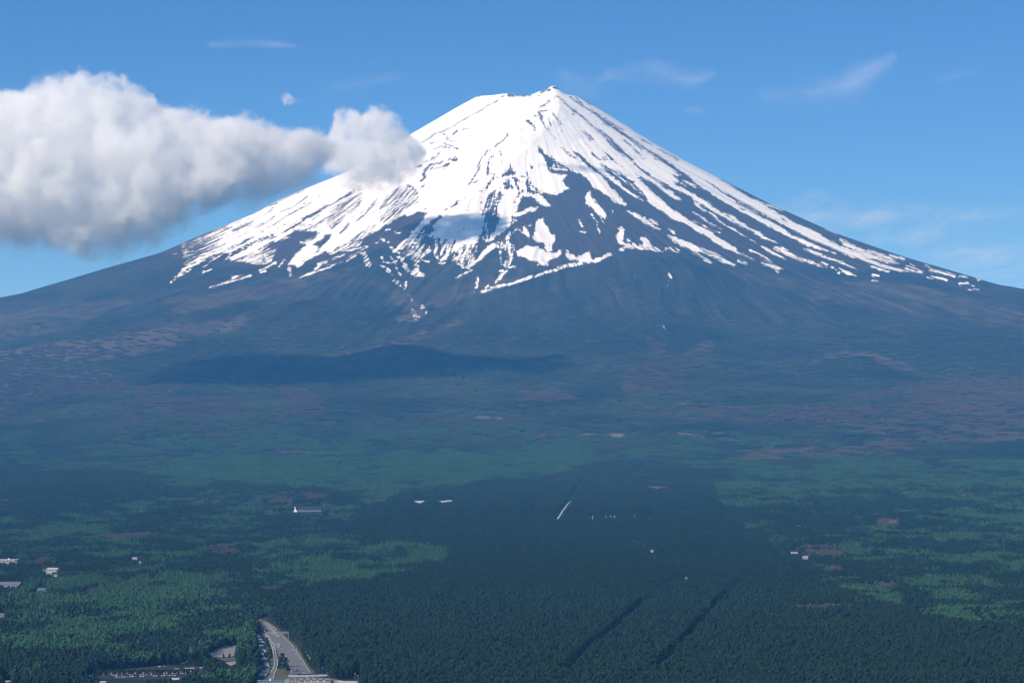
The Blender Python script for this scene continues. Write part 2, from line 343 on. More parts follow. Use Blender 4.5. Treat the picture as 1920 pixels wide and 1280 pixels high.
# snow that lies in gullies and patches below the snowfield
for P in [
    wD((0, 0), (60, 20), (200, 110), (300, 190), (380, 270), (405, 330), (480, 390), (560, 480), (605, 530), (600, 550), (540, 530), (460, 500), (400, 440), (330, 400), (240, 340), (190, 310), (180, 280), (110, 200), (0, 120)),
    wD((610, 600), (660, 625), (720, 630), (790, 680), (840, 680), (835, 710), (880, 760), (940, 800), (1015, 825), (1010, 835), (940, 825), (860, 780), (760, 710), (680, 670), (625, 625)),
    wD((870, 710), (920, 715), (990, 765), (980, 780), (930, 765), (880, 735)),
    wD((120, 0), (200, 20), (330, 100), (420, 190), (520, 270), (560, 320), (640, 370), (740, 440), (820, 500), (720, 455), (600, 380), (480, 280), (360, 200), (250, 120)),
    wD((200, 0), (330, 60), (420, 110), (560, 180), (650, 240), (720, 260), (690, 280), (760, 350), (850, 440), (870, 500), (940, 560), (1040, 620), (1150, 700), (1280, 750), (1400, 810), (1450, 860), (1560, 900), (1680, 980), (1800, 1050), (1920, 1110),
       (1920, 1050), (1840, 1010), (1700, 930), (1620, 860), (1540, 820), (1440, 770), (1330, 710), (1200, 620), (1080, 530), (1000, 450), (900, 370), (840, 300), (760, 230), (700, 170), (600, 110), (500, 40), (430, 0)),
    wE((0, 560), (60, 600), (150, 640), (230, 690), (330, 780), (430, 850), (540, 910), (640, 955), (700, 985), (730, 1000), (650, 970), (560, 940), (450, 895), (350, 850), (250, 780), (180, 735), (100, 690), (30, 650), (0, 620)),
    wD((480, 0), (600, 60), (700, 120), (830, 190), (1000, 270), (1070, 345), (1150, 370), (1180, 420), (1270, 470), (1210, 480), (1120, 430), (1050, 370), (980, 310), (860, 240), (760, 190), (680, 130), (560, 80)),
    wD((660, 0), (1000, 0), (1050, 60), (1120, 150), (1200, 220), (1240, 260), (1230, 270), (1130, 230), (1200, 300), (1340, 370), (1440, 430), (1560, 490), (1640, 560), (1740, 620), (1800, 650), (1830, 680), (1920, 740),
       (1900, 745), (1800, 690), (1700, 640), (1620, 600), (1520, 540), (1440, 500), (1380, 440), (1290, 400), (1190, 350), (1100, 290), (1020, 260), (960, 230), (900, 190), (840, 140), (800, 110), (740, 60)),
    wE((0, 205), (80, 270), (160, 320), (240, 380), (330, 440), (400, 470), (470, 520), (560, 580), (620, 610), (620, 625), (560, 600), (470, 550), (400, 500), (330, 470), (260, 430), (180, 380), (100, 320), (40, 290), (0, 270)),
    wE((420, 460), (480, 480), (560, 550), (640, 600), (700, 640), (780, 660), (860, 720), (940, 770), (1040, 805), (960, 790), (880, 755), (800, 720), (720, 680), (650, 640), (600, 600), (520, 560), (450, 510)),
    wE((0, 310), (60, 320), (90, 370), (160, 420), (160, 435), (100, 410), (40, 370)),
    wE((180, 430), (230, 440), (280, 490), (310, 530), (380, 580), (470, 620), (540, 675), (480, 650), (400, 600), (320, 550), (250, 500), (200, 460)),
    wD((1070, 0), (1160, 60), (1290, 150), (1360, 200), (1420, 270), (1500, 330), (1600, 380), (1700, 450), (1780, 500), (1920, 580), (1920, 470), (1700, 340), (1560, 250), (1700, 320), (1920, 440), (1920, 345), (1800, 270), (1620, 170), (1460, 80), (1340, 10)),
    wD((1250, 265), (1310, 300), (1320, 315), (1260, 290)), wD((1265, 235), (1400, 280), (1475, 350), (1380, 310)),
    wE((0, 60), (100, 130), (200, 200), (340, 290), (430, 340), (520, 400), (620, 450), (700, 490), (800, 550), (900, 600), (1000, 650), (1090, 700), (1180, 745), (1260, 790), (1350, 835), (1450, 865), (1560, 890), (1640, 920), (1700, 935),
       (1690, 920), (1600, 870), (1500, 830), (1420, 790), (1330, 765), (1240, 730), (1180, 710), (1080, 640), (1000, 590), (920, 540), (850, 505), (760, 460), (680, 410), (600, 370), (500, 310), (420, 260), (330, 190), (260, 130), (150, 60), (100, 0), (0, 0)),
    wE((100, 0), (240, 0), (330, 60), (450, 120), (600, 210), (680, 260), (760, 290), (830, 320), (900, 390), (960, 420), (1040, 460), (1110, 490), (1160, 530), (1250, 580), (1330, 610), (1420, 640), (1500, 690), (1600, 750), (1690, 810), (1800, 850), (1920, 920),
       (1920, 965), (1800, 920), (1700, 880), (1560, 820), (1400, 750), (1300, 700), (1150, 620), (1040, 560), (900, 490), (780, 430), (660, 370), (520, 290), (420, 230), (320, 165), (200, 90)),
    wE((830, 320), (900, 340), (980, 370), (1080, 410), (1060, 420), (960, 380), (870, 350)),
    wF((0, 330), (80, 380), (180, 410), (280, 460), (400, 530), (520, 580), (640, 620), (760, 660), (880, 680), (920, 700), (800, 695), (680, 665), (560, 635), (440, 600), (340, 550), (200, 490), (100, 460), (0, 415)),
    wD((165, 370), (175, 430), (230, 500), (290, 560), (360, 640), (355, 700), (300, 680), (230, 630), (190, 570), (150, 560), (120, 510), (105, 450), (125, 400)),
    wD((540, 820), (580, 830), (570, 930), (555, 990), (515, 1000), (490, 950), (485, 900), (520, 860)),
    wD((790, 920), (850, 940), (880, 990), (920, 1050), (980, 1060), (1040, 1105), (900, 1060), (830, 1030), (790, 980), (770, 950)),
    wD((1100, 900), (1200, 930), (1300, 970), (1400, 1010), (1480, 1050), (1530, 1090), (1460, 1110), (1380, 1080), (1320, 1050), (1260, 1040), (1180, 980)),
    wD((1100, 825), (1190, 870), (1190, 890), (1120, 860)),
    wC((1020, 710), (1075, 700), (1100, 770), (1140, 800), (1155, 880), (1225, 915), (1190, 1010), (1180, 1090), (1130, 1100), (1100, 1050), (1095, 990), (1000, 990), (950, 930), (980, 860), (990, 760)),
    wC((830, 810), (880, 820), (910, 890), (905, 925), (860, 890), (835, 850)),
    wC((750, 1100), (830, 1050), (890, 1020), (960, 1050), (1000, 1040), (1090, 1080), (1140, 1110), (1200, 1120), (1300, 1070), (1290, 1130), (1230, 1180), (1140, 1200), (1130, 1250), (1030, 1250), (1010, 1210), (930, 1210), (850, 1160), (770, 1150)),
    wC((1350, 1070), (1390, 1080), (1380, 1110), (1470, 1160), (1500, 1160), (1550, 1130), (1630, 1090), (1640, 1150), (1675, 1200), (1630, 1240), (1520, 1220), (1500, 1190), (1400, 1200), (1350, 1170)),
    wC((1690, 1240), (1700, 1180), (1760, 1170), (1850, 1120), (1910, 1140), (1850, 1150), (1760, 1210)),
    wC((600, 960), (690, 840), (690, 880), (660, 950), (610, 970)),
]: SP(P, 1.0, 0.45)
SP(wB((190, 880), (300, 845), (400, 895), (520, 950), (580, 1050), (530, 1120), (440, 1072), (330, 1012), (250, 965)), 1.0, 0.6)
SS(wB((185, 1082), (300, 1062), (410, 1078)), [10, 26, 12], 0.6, 0.8)
SS(wB((255, 1010), (290, 990)), 14, 0.4, 0.8)
RS(wE((150, 60), (320, 180), (430, 240), (560, 320), (700, 390), (860, 490), (1000, 560), (1160, 670), (1300, 740), (1500, 820), (1700, 930)), [3, 16, 26, 30, 30, 30, 26, 26, 26, 34, 40])
RS(wE((820, 322), (900, 360), (960, 385), (1060, 420)), 8); RS(wE((1060, 512), (1120, 552)), 7); RS(wE((280, 395), (330, 432)), 9); RS(wE((560, 390), (620, 410)), 5)
for P, w in [(wD((400, 120), (560, 230), (700, 330), (800, 420)), 10), (wE((0, 430), (100, 500), (220, 580), (340, 640)), [5, 10, 10, 5]), (wE((0, 540), (150, 610), (310, 685)), 6),
             (wD((180, 650), (240, 720), (265, 770)), 9), (wD((290, 690), (345, 775)), 8), (wD((265, 820), (290, 890)), 4), (wE((560, 690), (640, 730)), 6), (wE((680, 760), (750, 800)), 6),
             (wF((120, 470), (270, 530)), 9), (wF((540, 550), (670, 590)), 16), (wF((470, 640), (560, 670), (690, 710)), [12, 22, 12]), (wF((0, 470), (40, 480)), 16), (wE((1590, 635), (1720, 690)), 10),
             (wE((1330, 875), (1440, 915), (1560, 970), (1700, 1010), (1850, 1070), (1920, 1100)), [7, 22, 20, 26, 18, 12]), (wF((0, 550), (100, 580), (300, 670)), [20, 22, 12]), (wF((90, 660), (180, 710), (280, 750)), [10, 36, 16]),
             (wE((1540, 1030), (1615, 1065)), 14), (wE((820, 840), (900, 890), (960, 920), (1050, 970), (1100, 1000)), [10, 34, 30, 20, 5]), (wE((900, 1080), (1020, 1150)), 8), (wE((1660, 1095), (1750, 1160)), [12, 18]),
             (wD((550, 1000), (640, 1025)), 34), (wD((680, 1005), (730, 1020)), 20), (wD((620, 960), (650, 962)), 12), (wD((436, 605), (446, 632)), 16), (wD((35, 720), (40, 722)), 18), (wD((40, 750), (60, 750)), 20), (wD((55, 775), (75, 800)), 22),
             (wD((55, 860), (105, 862)), 20), (wD((510, 812), (545, 812)), 12), (wC((560, 1070), (580, 1250)), 7), (wC((1020, 1257), (1130, 1252)), 10), (wC((830, 802), (930, 782)), 12), (wC((710, 880), (765, 820), (835, 872)), 8), (wC((1012, 1040), (1020, 1060)), 22),
             (wI((640, 370), (720, 375), (800, 390)), [6, 14, 5]), (wI((910, 405), (1000, 405)), 12), (wI((1200, 460), (1280, 465)), 12), (wI((1330, 410), (1400, 350), (1480, 270), (1560, 200)), [20, 44, 60, 70]), (wI((1340, 410), (1230, 450)), 14),
             (wI((1710, 455), (1830, 450)), [12, 16]), (wI((1590, 640), (1640, 580), (1700, 520), (1740, 490)), [14, 40, 34, 18]), (wI((1660, 490), (1685, 495)), 32), (wI((1480, 695), (1510, 670)), [24, 18]), (wI((1100, 590), (1180, 550), (1320, 480)), [6, 13, 8]),
             (wI((230, 330), (240, 380), (340, 410)), 13), (wI((340, 330), (380, 390), (350, 412)), 13), (wI((290, 450), (335, 505)), 14), (wI((270, 480), (360, 550)), 8), (wI((420, 500), (465, 542)), 11), (wI((215, 440), (255, 445)), 16),
             (wI((690, 1020), (668, 1055)), 14), (wI((1560, 695), (1700, 672), (1800, 650), (1920, 610)), [16, 34, 28, 24]), (wI((380, 250), (420, 220), (470, 190), (600, 100), (700, 40)), [46, 44, 26, 14, 10]),
             (wH((760, 745), (880, 680), (1000, 615)), 8), (wH((470, 900), (620, 892), (820, 835)), [8, 14, 8]), (wH((400, 1000), (480, 965), (545, 942)), 10), (wH((580, 1012), (675, 960)), [6, 15]), (wH((740, 930), (800, 914)), 11), (wH((200, 1110), (245, 1088)), 26),
             (wH((975, 745), (1020, 757)), 12), (wH((1010, 770), (1080, 792)), 15), (wH((930, 802), (970, 785)), 10), (wH((1050, 650), (1100, 638)), 9), (wH((1090, 840), (1140, 885)), 12), (wH((1180, 900), (1215, 930)), 14), (wH((1160, 675), (1220, 682)), 8),
             (wG((1360, 1085), (1430, 1000)), 8), (wG((1130, 1140), (1320, 1040)), [8, 26]), (wG((1150, 1160), (1200, 1140)), 26), (wG((450, 1150), (490, 1135)), 14), (wG((500, 1135), (545, 1118)), 12), (wG((1480, 1055), (1600, 940), (1720, 850)), [10, 60, 50]),
             (wG((1670, 1010), (1760, 960), (1920, 880)), [30, 36, 30]), (wG((1580, 1080), (1660, 1040)), 30), (wG((1800, 1110), (1840, 1090)), 26), (wI((1540, 690), (1560, 700)), 20), ([(1255, 512), (1257, 522)], 14), ([(1253, 530), (1252, 540)], 7), ([(1245, 611), (1245, 614)], 6), ([(1186, 520), (1190, 518)], 10)]:
    SS(P, w, 1.0, 0.3)
for P, w, l in [(wE((100, 890), (230, 940), (320, 990), (450, 1040), (520, 1060)), [50, 46, 40, 26, 10], .35), (wE((980, 870), (1060, 880), (1150, 940), (1250, 980), (1350, 1020), (1480, 1060), (1600, 1105)), [34, 60, 50, 36, 34, 24, 10], .25),
                (wE((670, 895), (740, 920), (850, 980), (950, 1040)), [16, 26, 22, 10], .0), (wE((830, 1045), (900, 1075), (1000, 1105), (1070, 1118)), [10, 26, 40, 12], .35), (wE((540, 1015), (640, 1045)), 22, .1),
                (wE((1770, 775), (1840, 810), (1920, 860)), [20, 44, 60], .3), (wF((100, 320), (180, 370), (280, 430), (400, 480), (540, 520), (680, 560), (800, 605)), [16, 50, 60, 70, 60, 50, 14], .3), (wF((905, 650), (980, 670), (1080, 705)), [50, 50, 24], .3),
                (wF((440, 450), (540, 490), (700, 545)), [30, 40, 20], .2), (wF((700, 500), (860, 550)), [20, 20], .0),
                (wF((1120, 622), (1170, 636)), 14, .4), (wF((1180, 680), (1250, 700)), 36, .3), (wF((1270, 700), (1400, 722), (1470, 750)), 24, .3), (wF((1150, 760), (1270, 780)), 18, .6), (wF((1270, 765), (1380, 800)), 12, .6), (wF((1530, 847), (1630, 840)), 24, .6),
                (wF((1640, 860), (1700, 880)), 18, .6), (wF((1650, 910), (1760, 906)), 12, .5), (wF((1740, 785), (1775, 800)), 12, .6), (wF((480, 740), (560, 750)), 16, .5), (wF((480, 800), (540, 815)), 10, .5), (wF((940, 610), (1000, 640)), 12, .3), (wF((1530, 755), (1620, 762)), 9, .3),
                (wD((520, 1090), (600, 1052), (720, 1040), (850, 1045), (1000, 1090)), [20, 44, 50, 50, 20], .25), (wD((1070, 1075), (1100, 1062), (1220, 1090)), 34, .05), (wD((1530, 1100), (1640, 1130), (1760, 1200), (1900, 1255)), [40, 44, 44, 30], .3),
                (wD((1400, 1110), (1500, 1150), (1620, 1240)), 20, -.1), (wC((640, 1000), (720, 1060), (680, 1200), (640, 1270)), [50, 50, 34, 40], .12), (wI((1620, 180), (1700, 200), (1770, 250), (1750, 350), (1720, 430)), [60, 70, 50, 44, 40], .15),
                (wI((880, 110), (880, 230), (870, 300), (920, 370), (1000, 340), (1030, 260), (1100, 200)), [34, 28, 20, 30, 34, 34, 44], .5), (wI((960, 120), (965, 220), (950, 360)), 34, .15), (wI((690, 320), (790, 260)), [30, 44], .2),
                (wI((1380, 570), (1370, 680), (1330, 750)), 14, .2), (wI((470, 350), (500, 420), (550, 500), (640, 530), (720, 545)), [30, 44, 44, 44, 44], .22), (wI((640, 440), (640, 540)), 50, .2), (wI((420, 330), (490, 345)), 20, .3), (wI((370, 612), (440, 650), (520, 750)), [20, 30, 8], .15),
                (wI((520, 640), (520, 690)), 16, .2), (wI((400, 380), (405, 470)), 16, -.1), (wI((30, 330), (70, 420)), 50, -.2), (wI((600, 850), (560, 790)), 8, -.1), (wI((1600, 700), (1500, 740), (1300, 770)), 20, -.25), (wI((720, 930), (750, 980)), 40, -.3), (wI((600, 980), (640, 1060)), 40, -.3),
                (wH((450, 890), (600, 860), (740, 800)), [12, 26, 40], .2), (wH((1150, 880), (1220, 840), (1330, 760), (1480, 650)), [40, 50, 44, 40], .2), (wG((1480, 1100), (1500, 1180)), 30, -.1), (wG((820, 1230), (900, 1220)), 50, -.05), ([(980, 526), (1020, 512), (1060, 499), (1100, 491), (1115, 488)], [28, 24, 34, 26, 20], .35),
                ([(1254, 515), (1251, 540)], [10, 8], -.1), (wH((240, 1060), (330, 1030)), 26, -.1), (wH((350, 1080), (410, 1050)), 20, -.1), (wH((90, 1180), (120, 1170)), 12, .1), ([(395, 540), (430, 528), (470, 516)], [20, 20, 12], .0), ([(560, 520), (620, 500), (690, 462)], 10, .1)]:
    SS(P, w, l, 1.0)

# which wood grows where: shares of pale green larch, of bare brown wood, and of open ground
green = Chart(-160, 470, 2080, 1300, 2.0); bare = Chart(-160, 470, 2080, 1300, 2.0); clear = Chart(-160, 470, 2080, 1300, 2.0)
_YY = (green.y0 + np.arange(green.h) * 2.0)[:, None] * np.ones((1, green.w)); _XX = (green.x0 + np.arange(green.w) * 2.0)[None, :] * np.ones((green.h, 1))
green.a = (0.0 + 0.16 * sstep(700, 790, _YY) + 0.30 * sstep(770, 830, _YY) - 0.16 * sstep(930, 990, _YY)).astype(np.float32)
bare.a = (0.14 + 0.06 * sstep(640, 760, _YY) - 0.10 * sstep(770, 900, _YY)).astype(np.float32)
def zone(P, g=None, b=None, k=None, soft=5.0):
    for ch, v in ((green, g), (bare, b), (clear, k)):
        if v is None: continue
        r = ch.poly(P, soft)
        if r is None: continue
        sj, si, d = r; w = sstep(-soft, soft, d); ch.a[sj, si] = ch.a[sj, si] * (1 - w) + v * w
zone([(0, 0)] and [(760, 918), (880, 905), (1060, 882), (1150, 862), (1250, 868), (1340, 895), (1350, 960), (1440, 1010), (1500, 1085), (1600, 1120), (1700, 1142), (1800, 1168), (2080, 1195),
      (2080, 1300), (600, 1300), (560, 1230), (500, 1165), (520, 1130), (600, 1100), (740, 1078), (835, 1052), (830, 1022), (740, 1016), (620, 1005), (640, 980), (700, 948)], 0.0, 0.02, soft=4)
zone([(-160, 1240), (140, 1225), (300, 1190), (470, 1150), (520, 1300), (-160, 1300)], 0.12, 0.06, soft=10)
zone([(-160, 905), (300, 905), (480, 905), (640, 922), (700, 945), (640, 985), (500, 975), (300, 960), (-160, 960)], 0.34, 0.14, soft=10)
zone([(-160, 690), (60, 685), (220, 690), (240, 745), (120, 742), (0, 765), (-160, 770)], 0.05, 0.62, soft=8)
zone([(-160, 650), (0, 655), (250, 622), (450, 592), (480, 600), (330, 650), (240, 672), (0, 690), (-160, 700)], 0.0, 0.85)
zone([(-160, 590), (0, 585), (180, 560), (260, 562), (120, 620), (0, 640), (-160, 640)], 0.0, 0.55)
zone([(300, 560), (460, 535), (640, 505), (700, 490), (640, 520), (480, 565), (330, 590)], 0.0, 0.6, soft=8)
zone([(150, 605), (240, 572), (310, 588), (300, 605), (200, 628)], 0.0, 0.0)
zone([(480, 600), (560, 560), (700, 545), (770, 600), (740, 640), (560, 660), (420, 640)], 0.0, 0.06, soft=12)
zone([(250, 748), (262, 722), (290, 703), (330, 701), (352, 714), (330, 735), (290, 744)], 0.0, 1.0, soft=2)
zone([(430, 722), (432, 700), (470, 674), (492, 688), (484, 722)], 0.0, 0.95, soft=2)
zone([(515, 722), (545, 719), (580, 732), (612, 752), (604, 760), (545, 760)], 0.0, 1.0, soft=2)
zone([(532, 764), (600, 761), (612, 774), (560, 782), (538, 778)], 0.05, 0.95, soft=2)
zone([(262, 752), (360, 742), (440, 742), (480, 766), (466, 780), (300, 779), (268, 772)], 0.42, 0.9, soft=2)
zone([(70, 715), (120, 704), (180, 705), (235, 722), (225, 738), (80, 738)], 0.1, 0.8, soft=3)
zone([(95, 748), (225, 746), (222, 768), (160, 771), (50, 765)], 0.0, 0.0, soft=2)
zone([(88, 786), (130, 780), (228, 782), (248, 798), (180, 801), (110, 798)], 0.0, 0.0, soft=2)
zone([(-160, 772), (60, 768), (90, 778), (80, 796), (-160, 800)], 0.35, 0.55, soft=4)
zone([(210, 672), (270, 663), (292, 667), (272, 692), (215, 702)], 0.0, 0.0, soft=3)
zone([(232, 712), (300, 695), (340, 690), (270, 716)], 0.0, 0.0, soft=2)
zone([(215, 770), (240, 755), (262, 782), (270, 798), (240, 800)], 0.1, 0.95, soft=3)
zone([(480, 690), (510, 700), (520, 745), (560, 768), (530, 785), (480, 765)], 0.0, 0.0, soft=3)
zone([(600, 786), (640, 777), (760, 775), (850, 784), (860, 790), (820, 801), (700, 803), (640, 797)], 0.0, 0.0, soft=2)
zone([(-160, 880), (120, 886), (250, 880), (310, 912), (330, 932), (-160, 938)], 0.0, 0.05, soft=4)
zone([(-160, 800), (90, 802), (200, 830), (300, 850), (180, 870), (-160, 860)], 0.12, 0.1, soft=8)
zone([(360, 862), (400, 852), (430, 856), (420, 866), (380, 870)], 0.0, 0.0, soft=3)
zone([(620, 872), (720, 862), (740, 868), (660, 880)], 0.0, 0.05, soft=3)
zone([(250, 880), (420, 858), (640, 852), (860, 842), (1060, 832), (1150, 858), (1060, 884), (880, 906), (760, 922), (640, 920), (480, 905), (330, 900)], 0.95, 0.04, soft=6)
zone([(860, 835), (980, 840), (990, 850), (860, 852)], 0.2, 0.1, soft=5)
zone([(480, 812), (620, 800), (760, 804), (960, 800), (1000, 822), (800, 832), (560, 845), (470, 840)], 0.55, 0.08, soft=6)
zone([(1060, 800), (1200, 797), (1470, 795), (1475, 806), (1200, 812), (1060, 812)], 0.0, 0.0, soft=2)
zone([(1170, 748), (1300, 752), (1440, 748), (1560, 742), (1656, 748), (1625, 763), (1500, 758), (1300, 760)], 0.0, 0.0, soft=2)
zone([(1210, 776), (1300, 764), (1450, 757), (1540, 758), (1650, 768), (1600, 782), (1400, 792), (1250, 786)], 0.55, 0.75, soft=3)
zone([(965, 731), (1000, 729), (1050, 733), (1092, 746), (1030, 752), (975, 750)], 0.1, 1.0, soft=1.5)
zone([(1020, 764), (1150, 766), (1150, 770), (1025, 769)], 0.7, 0.2, soft=2)
zone([(1560, 742), (1700, 716), (2080, 696), (2080, 830), (1800, 835), (1650, 812), (1500, 792), (1640, 770)], 0.12, 0.66, soft=10)
zone([(1620, 752), (1690, 740), (1700, 752), (1640, 760)], 0.0, 0.0, soft=3)
zone([(1700, 835), (2080, 818), (2080, 864), (1760, 864), (1640, 850)], 0.0, 0.02, soft=3)
zone([(1380, 862), (1440, 838), (1600, 836), (1720, 812), (1730, 830), (1690, 850), (1500, 862)], 0.15, 0.7, soft=5)
zone([(1500, 692), (1530, 672), (1575, 658), (1630, 655), (1700, 682), (1720, 696), (1680, 692), (1620, 666), (1560, 672)], 0.0, 0.95, soft=3)
zone([(1530, 690), (1560, 674), (1620, 668), (1680, 694), (1710, 715), (1660, 730), (1560, 725)], 0.0, 0.1, soft=4)
zone([(1205, 625), (1240, 640), (1260, 668), (1330, 638), (1350, 668), (1295, 702), (1270, 738), (1190, 732), (1160, 700), (1225, 672)], 0.0, 0.62, soft=8)
zone([(600, 668), (700, 650), (860, 598), (875, 604), (720, 672), (620, 682)], 0.0, 0.75, soft=5)
zone([(700, 690), (740, 678), (762, 672), (786, 690), (778, 700), (760, 688), (730, 694)], 0.0, 1.0, soft=2)
zone([(740, 600), (770, 585), (792, 575), (800, 590), (780, 604)], 0.0, 1.0, soft=3)
zone([(700, 530), (760, 545), (790, 575), (770, 585), (730, 560)], 0.0, 0.6, soft=6); zone([(790, 575), (830, 540), (920, 520), (1000, 520), (900, 550), (820, 575)], 0.0, 0.55, soft=6)
zone([(1350, 505), (1500, 520), (1700, 530), (1920, 580), (2080, 590), (2080, 640), (1800, 600), (1500, 560)], 0.0, 0.5, soft=10)
zone([(1340, 905), (1370, 885), (1500, 876), (1700, 866), (2080, 862), (2080, 915), (1640, 912), (1500, 935), (1380, 958), (1350, 930)], 0.86, 0.03, soft=6)
zone([(1345, 960), (1600, 930), (2080, 930), (2080, 1190), (1800, 1160), (1600, 1115), (1500, 1080), (1440, 1005)], 0.30, 0.05, soft=8)
zone([(1650, 940), (1920, 935), (1920, 980), (1700, 975)], 0.5, 0.05, soft=8); zone([(1580, 1038), (1700, 1030), (1920, 1040), (1920, 1060), (1600, 1052)], 0.65, 0.03, soft=5)
zone([(1596, 1104), (1620, 1098), (1680, 1112), (1702, 1128), (1690, 1140), (1640, 1130), (1600, 1122)], 1.0, 0.0, soft=3)
zone([(1860, 1156), (1920, 1150), (1990, 1156), (1990, 1176), (1880, 1174)], 0.9, 0.0, soft=4); zone([(1730, 1112), (1800, 1102), (1840, 1120), (1760, 1132)], 0.75, 0.0, soft=4)
zone([(480, 1042), (520, 1010), (620, 1012), (660, 1017), (760, 1018), (838, 1030), (832, 1054), (740, 1066), (640, 1082), (560, 1094)], 0.8, 0.03, soft=4)
zone([(620, 1042), (760, 1034), (770, 1044), (640, 1056)], 0.1, 0.03, soft=4)
zone([(-160, 1112), (140, 1118), (300, 1108), (440, 1130), (460, 1150), (300, 1172), (130, 1236), (-160, 1262)], 0.62, 0.03, soft=8)
zone([(300, 1060), (440, 1050), (470, 1075), (330, 1090)], 0.1, 0.0, soft=5)
for P in ([(1500, 1028), (1515, 1020), (1575, 1021), (1577, 1040), (1510, 1043)], [(1640, 984), (1655, 968), (1690, 972), (1682, 986)], [(1490, 1137), (1560, 1132), (1602, 1140), (1598, 1150), (1500, 1147)], [(1545, 1060), (1575, 1055), (1577, 1075), (1550, 1070)],
          [(1452, 1006), (1482, 1004), (1484, 1010), (1456, 1011)], [(480, 941), (515, 936), (552, 938), (550, 946), (490, 947)], [(190, 1004), (250, 1000), (310, 1002), (308, 1011), (200, 1013)], [(385, 1022), (440, 1018), (452, 1040), (400, 1042)], [(64, 1046), (100, 1040), (106, 1060), (72, 1062)],
          [(158, 1112), (180, 1107), (184, 1120), (165, 1122)], [(485, 1104), (520, 1100), (528, 1108), (490, 1108)], [(1600, 1120), (1640, 1130), (1638, 1138), (1605, 1130)], [(1640, 1090), (1690, 1100), (1680, 1106), (1645, 1100)], [(560, 930), (580, 925), (610, 932), (600, 938)], [(120, 1054), (140, 1052), (146, 1062), (124, 1064)], [(1180, 690), (1200, 700), (1190, 740), (1160, 730)]):
    zone(P, 0.05, 1.0, soft=1.5)
for P in ([(1175, 1002.6), (1190, 1010.6), (1216, 1026.5), (1216, 1029), (1188, 1013)], [(1301, 1026), (1320, 1035), (1319, 1037), (1301, 1028)], [(1122, 812), (1170, 811), (1180, 821), (1150, 821)], [(1230, 812), (1372, 811), (1350, 815), (1240, 815)], [(1065, 816), (1100, 812), (1122, 814), (1080, 820)], [(1200, 913), (1240, 910), (1262, 914), (1230, 919)], [(505, 1073), (527, 1071), (526, 1076), (508, 1076)], [(704, 1087), (732, 1084), (730, 1089), (708, 1090)],
          [(874, 782), (900, 779), (950, 783), (940, 786), (890, 784)], [(1105, 954), (1120, 951), (1118, 956), (1108, 958)], [(486, 846), (560, 844), (640, 845), (640, 851), (560, 851), (490, 850)], [(1260, 754), (1290, 752), (1310, 757), (1280, 758)], [(1655, 974), (1680, 970), (1688, 977), (1668, 982)]):
    zone(P, k=1.0, soft=0.8)

# ---------------------------------------------------------------- materials
def new_mat(name):
    m = bpy.data.materials.new(name); m.use_nodes = True
    nt = m.node_tree; nt.nodes.clear()
    return m, nt, nt.nodes, nt.links
def plain(name, color, rough=0.7, metal=0.0, var=0.15, scale=0.4, emit=None):
    """painted or weathered surface: base colour with procedural blotches and grain"""
    m, nt, N, L = new_mat(name)
    out = N.new('ShaderNodeOutputMaterial'); b = N.new('ShaderNodeBsdfPrincipled')
    tc = N.new('ShaderNodeTexCoord'); n = N.new('ShaderNodeTexNoise'); n.inputs['Scale'].default_value = scale; n.inputs['Detail'].default_value = 5
    mix = N.new('ShaderNodeMix'); mix.data_type = 'RGBA'
    mix.inputs['A'].default_value = tuple(c * (1 - var) for c in color) + (1,); mix.inputs['B'].default_value = tuple(min(1, c * (1 + var)) for c in color) + (1,)
    L.new(tc.outputs['Object'], n.inputs['Vector']); L.new(n.outputs['Fac'], mix.inputs['Factor']); L.new(mix.outputs['Result'], b.inputs['Base Color'])
    b.inputs['Roughness'].default_value = rough; b.inputs['Metallic'].default_value = metal
    L.new(b.outputs[0], out.inputs[0])
    return m
def math_node(N, L, op, a, b=None, c=None, clamp=False):
    n = N.new('ShaderNodeMath'); n.operation = op; n.use_clamp = clamp
    for k, v in enumerate((a, b, c)):
        if v is None: continue
        if isinstance(v, (int, float)): n.inputs[k].default_value = v
        else: L.new(v, n.inputs[k])
    return n.outputs[0]
def mixc(N, L, f, a, b):
    n = N.new('ShaderNodeMix'); n.data_type = 'RGBA'
    for s, v in (('Factor', f), ('A', a), ('B', b)):
        if isinstance(v, tuple): n.inputs[s].default_value = v + (1,) if len(v) == 3 else v
        elif isinstance(v, (int, float)): n.inputs[s].default_value = v
        else: L.new(v, n.inputs[s])
    return n.outputs['Result']
def noise(N, L, vec, scale, detail=3, rough=0.55):
    n = N.new('ShaderNodeTexNoise'); n.inputs['Scale'].default_value = scale; n.inputs['Detail'].default_value = detail; n.inputs['Roughness'].default_value = rough
    L.new(vec, n.inputs['Vector']); return n.outputs['Fac']
def attr(N, name):
    n = N.new('ShaderNodeAttribute'); n.attribute_name = name; return n.outputs['Fac']

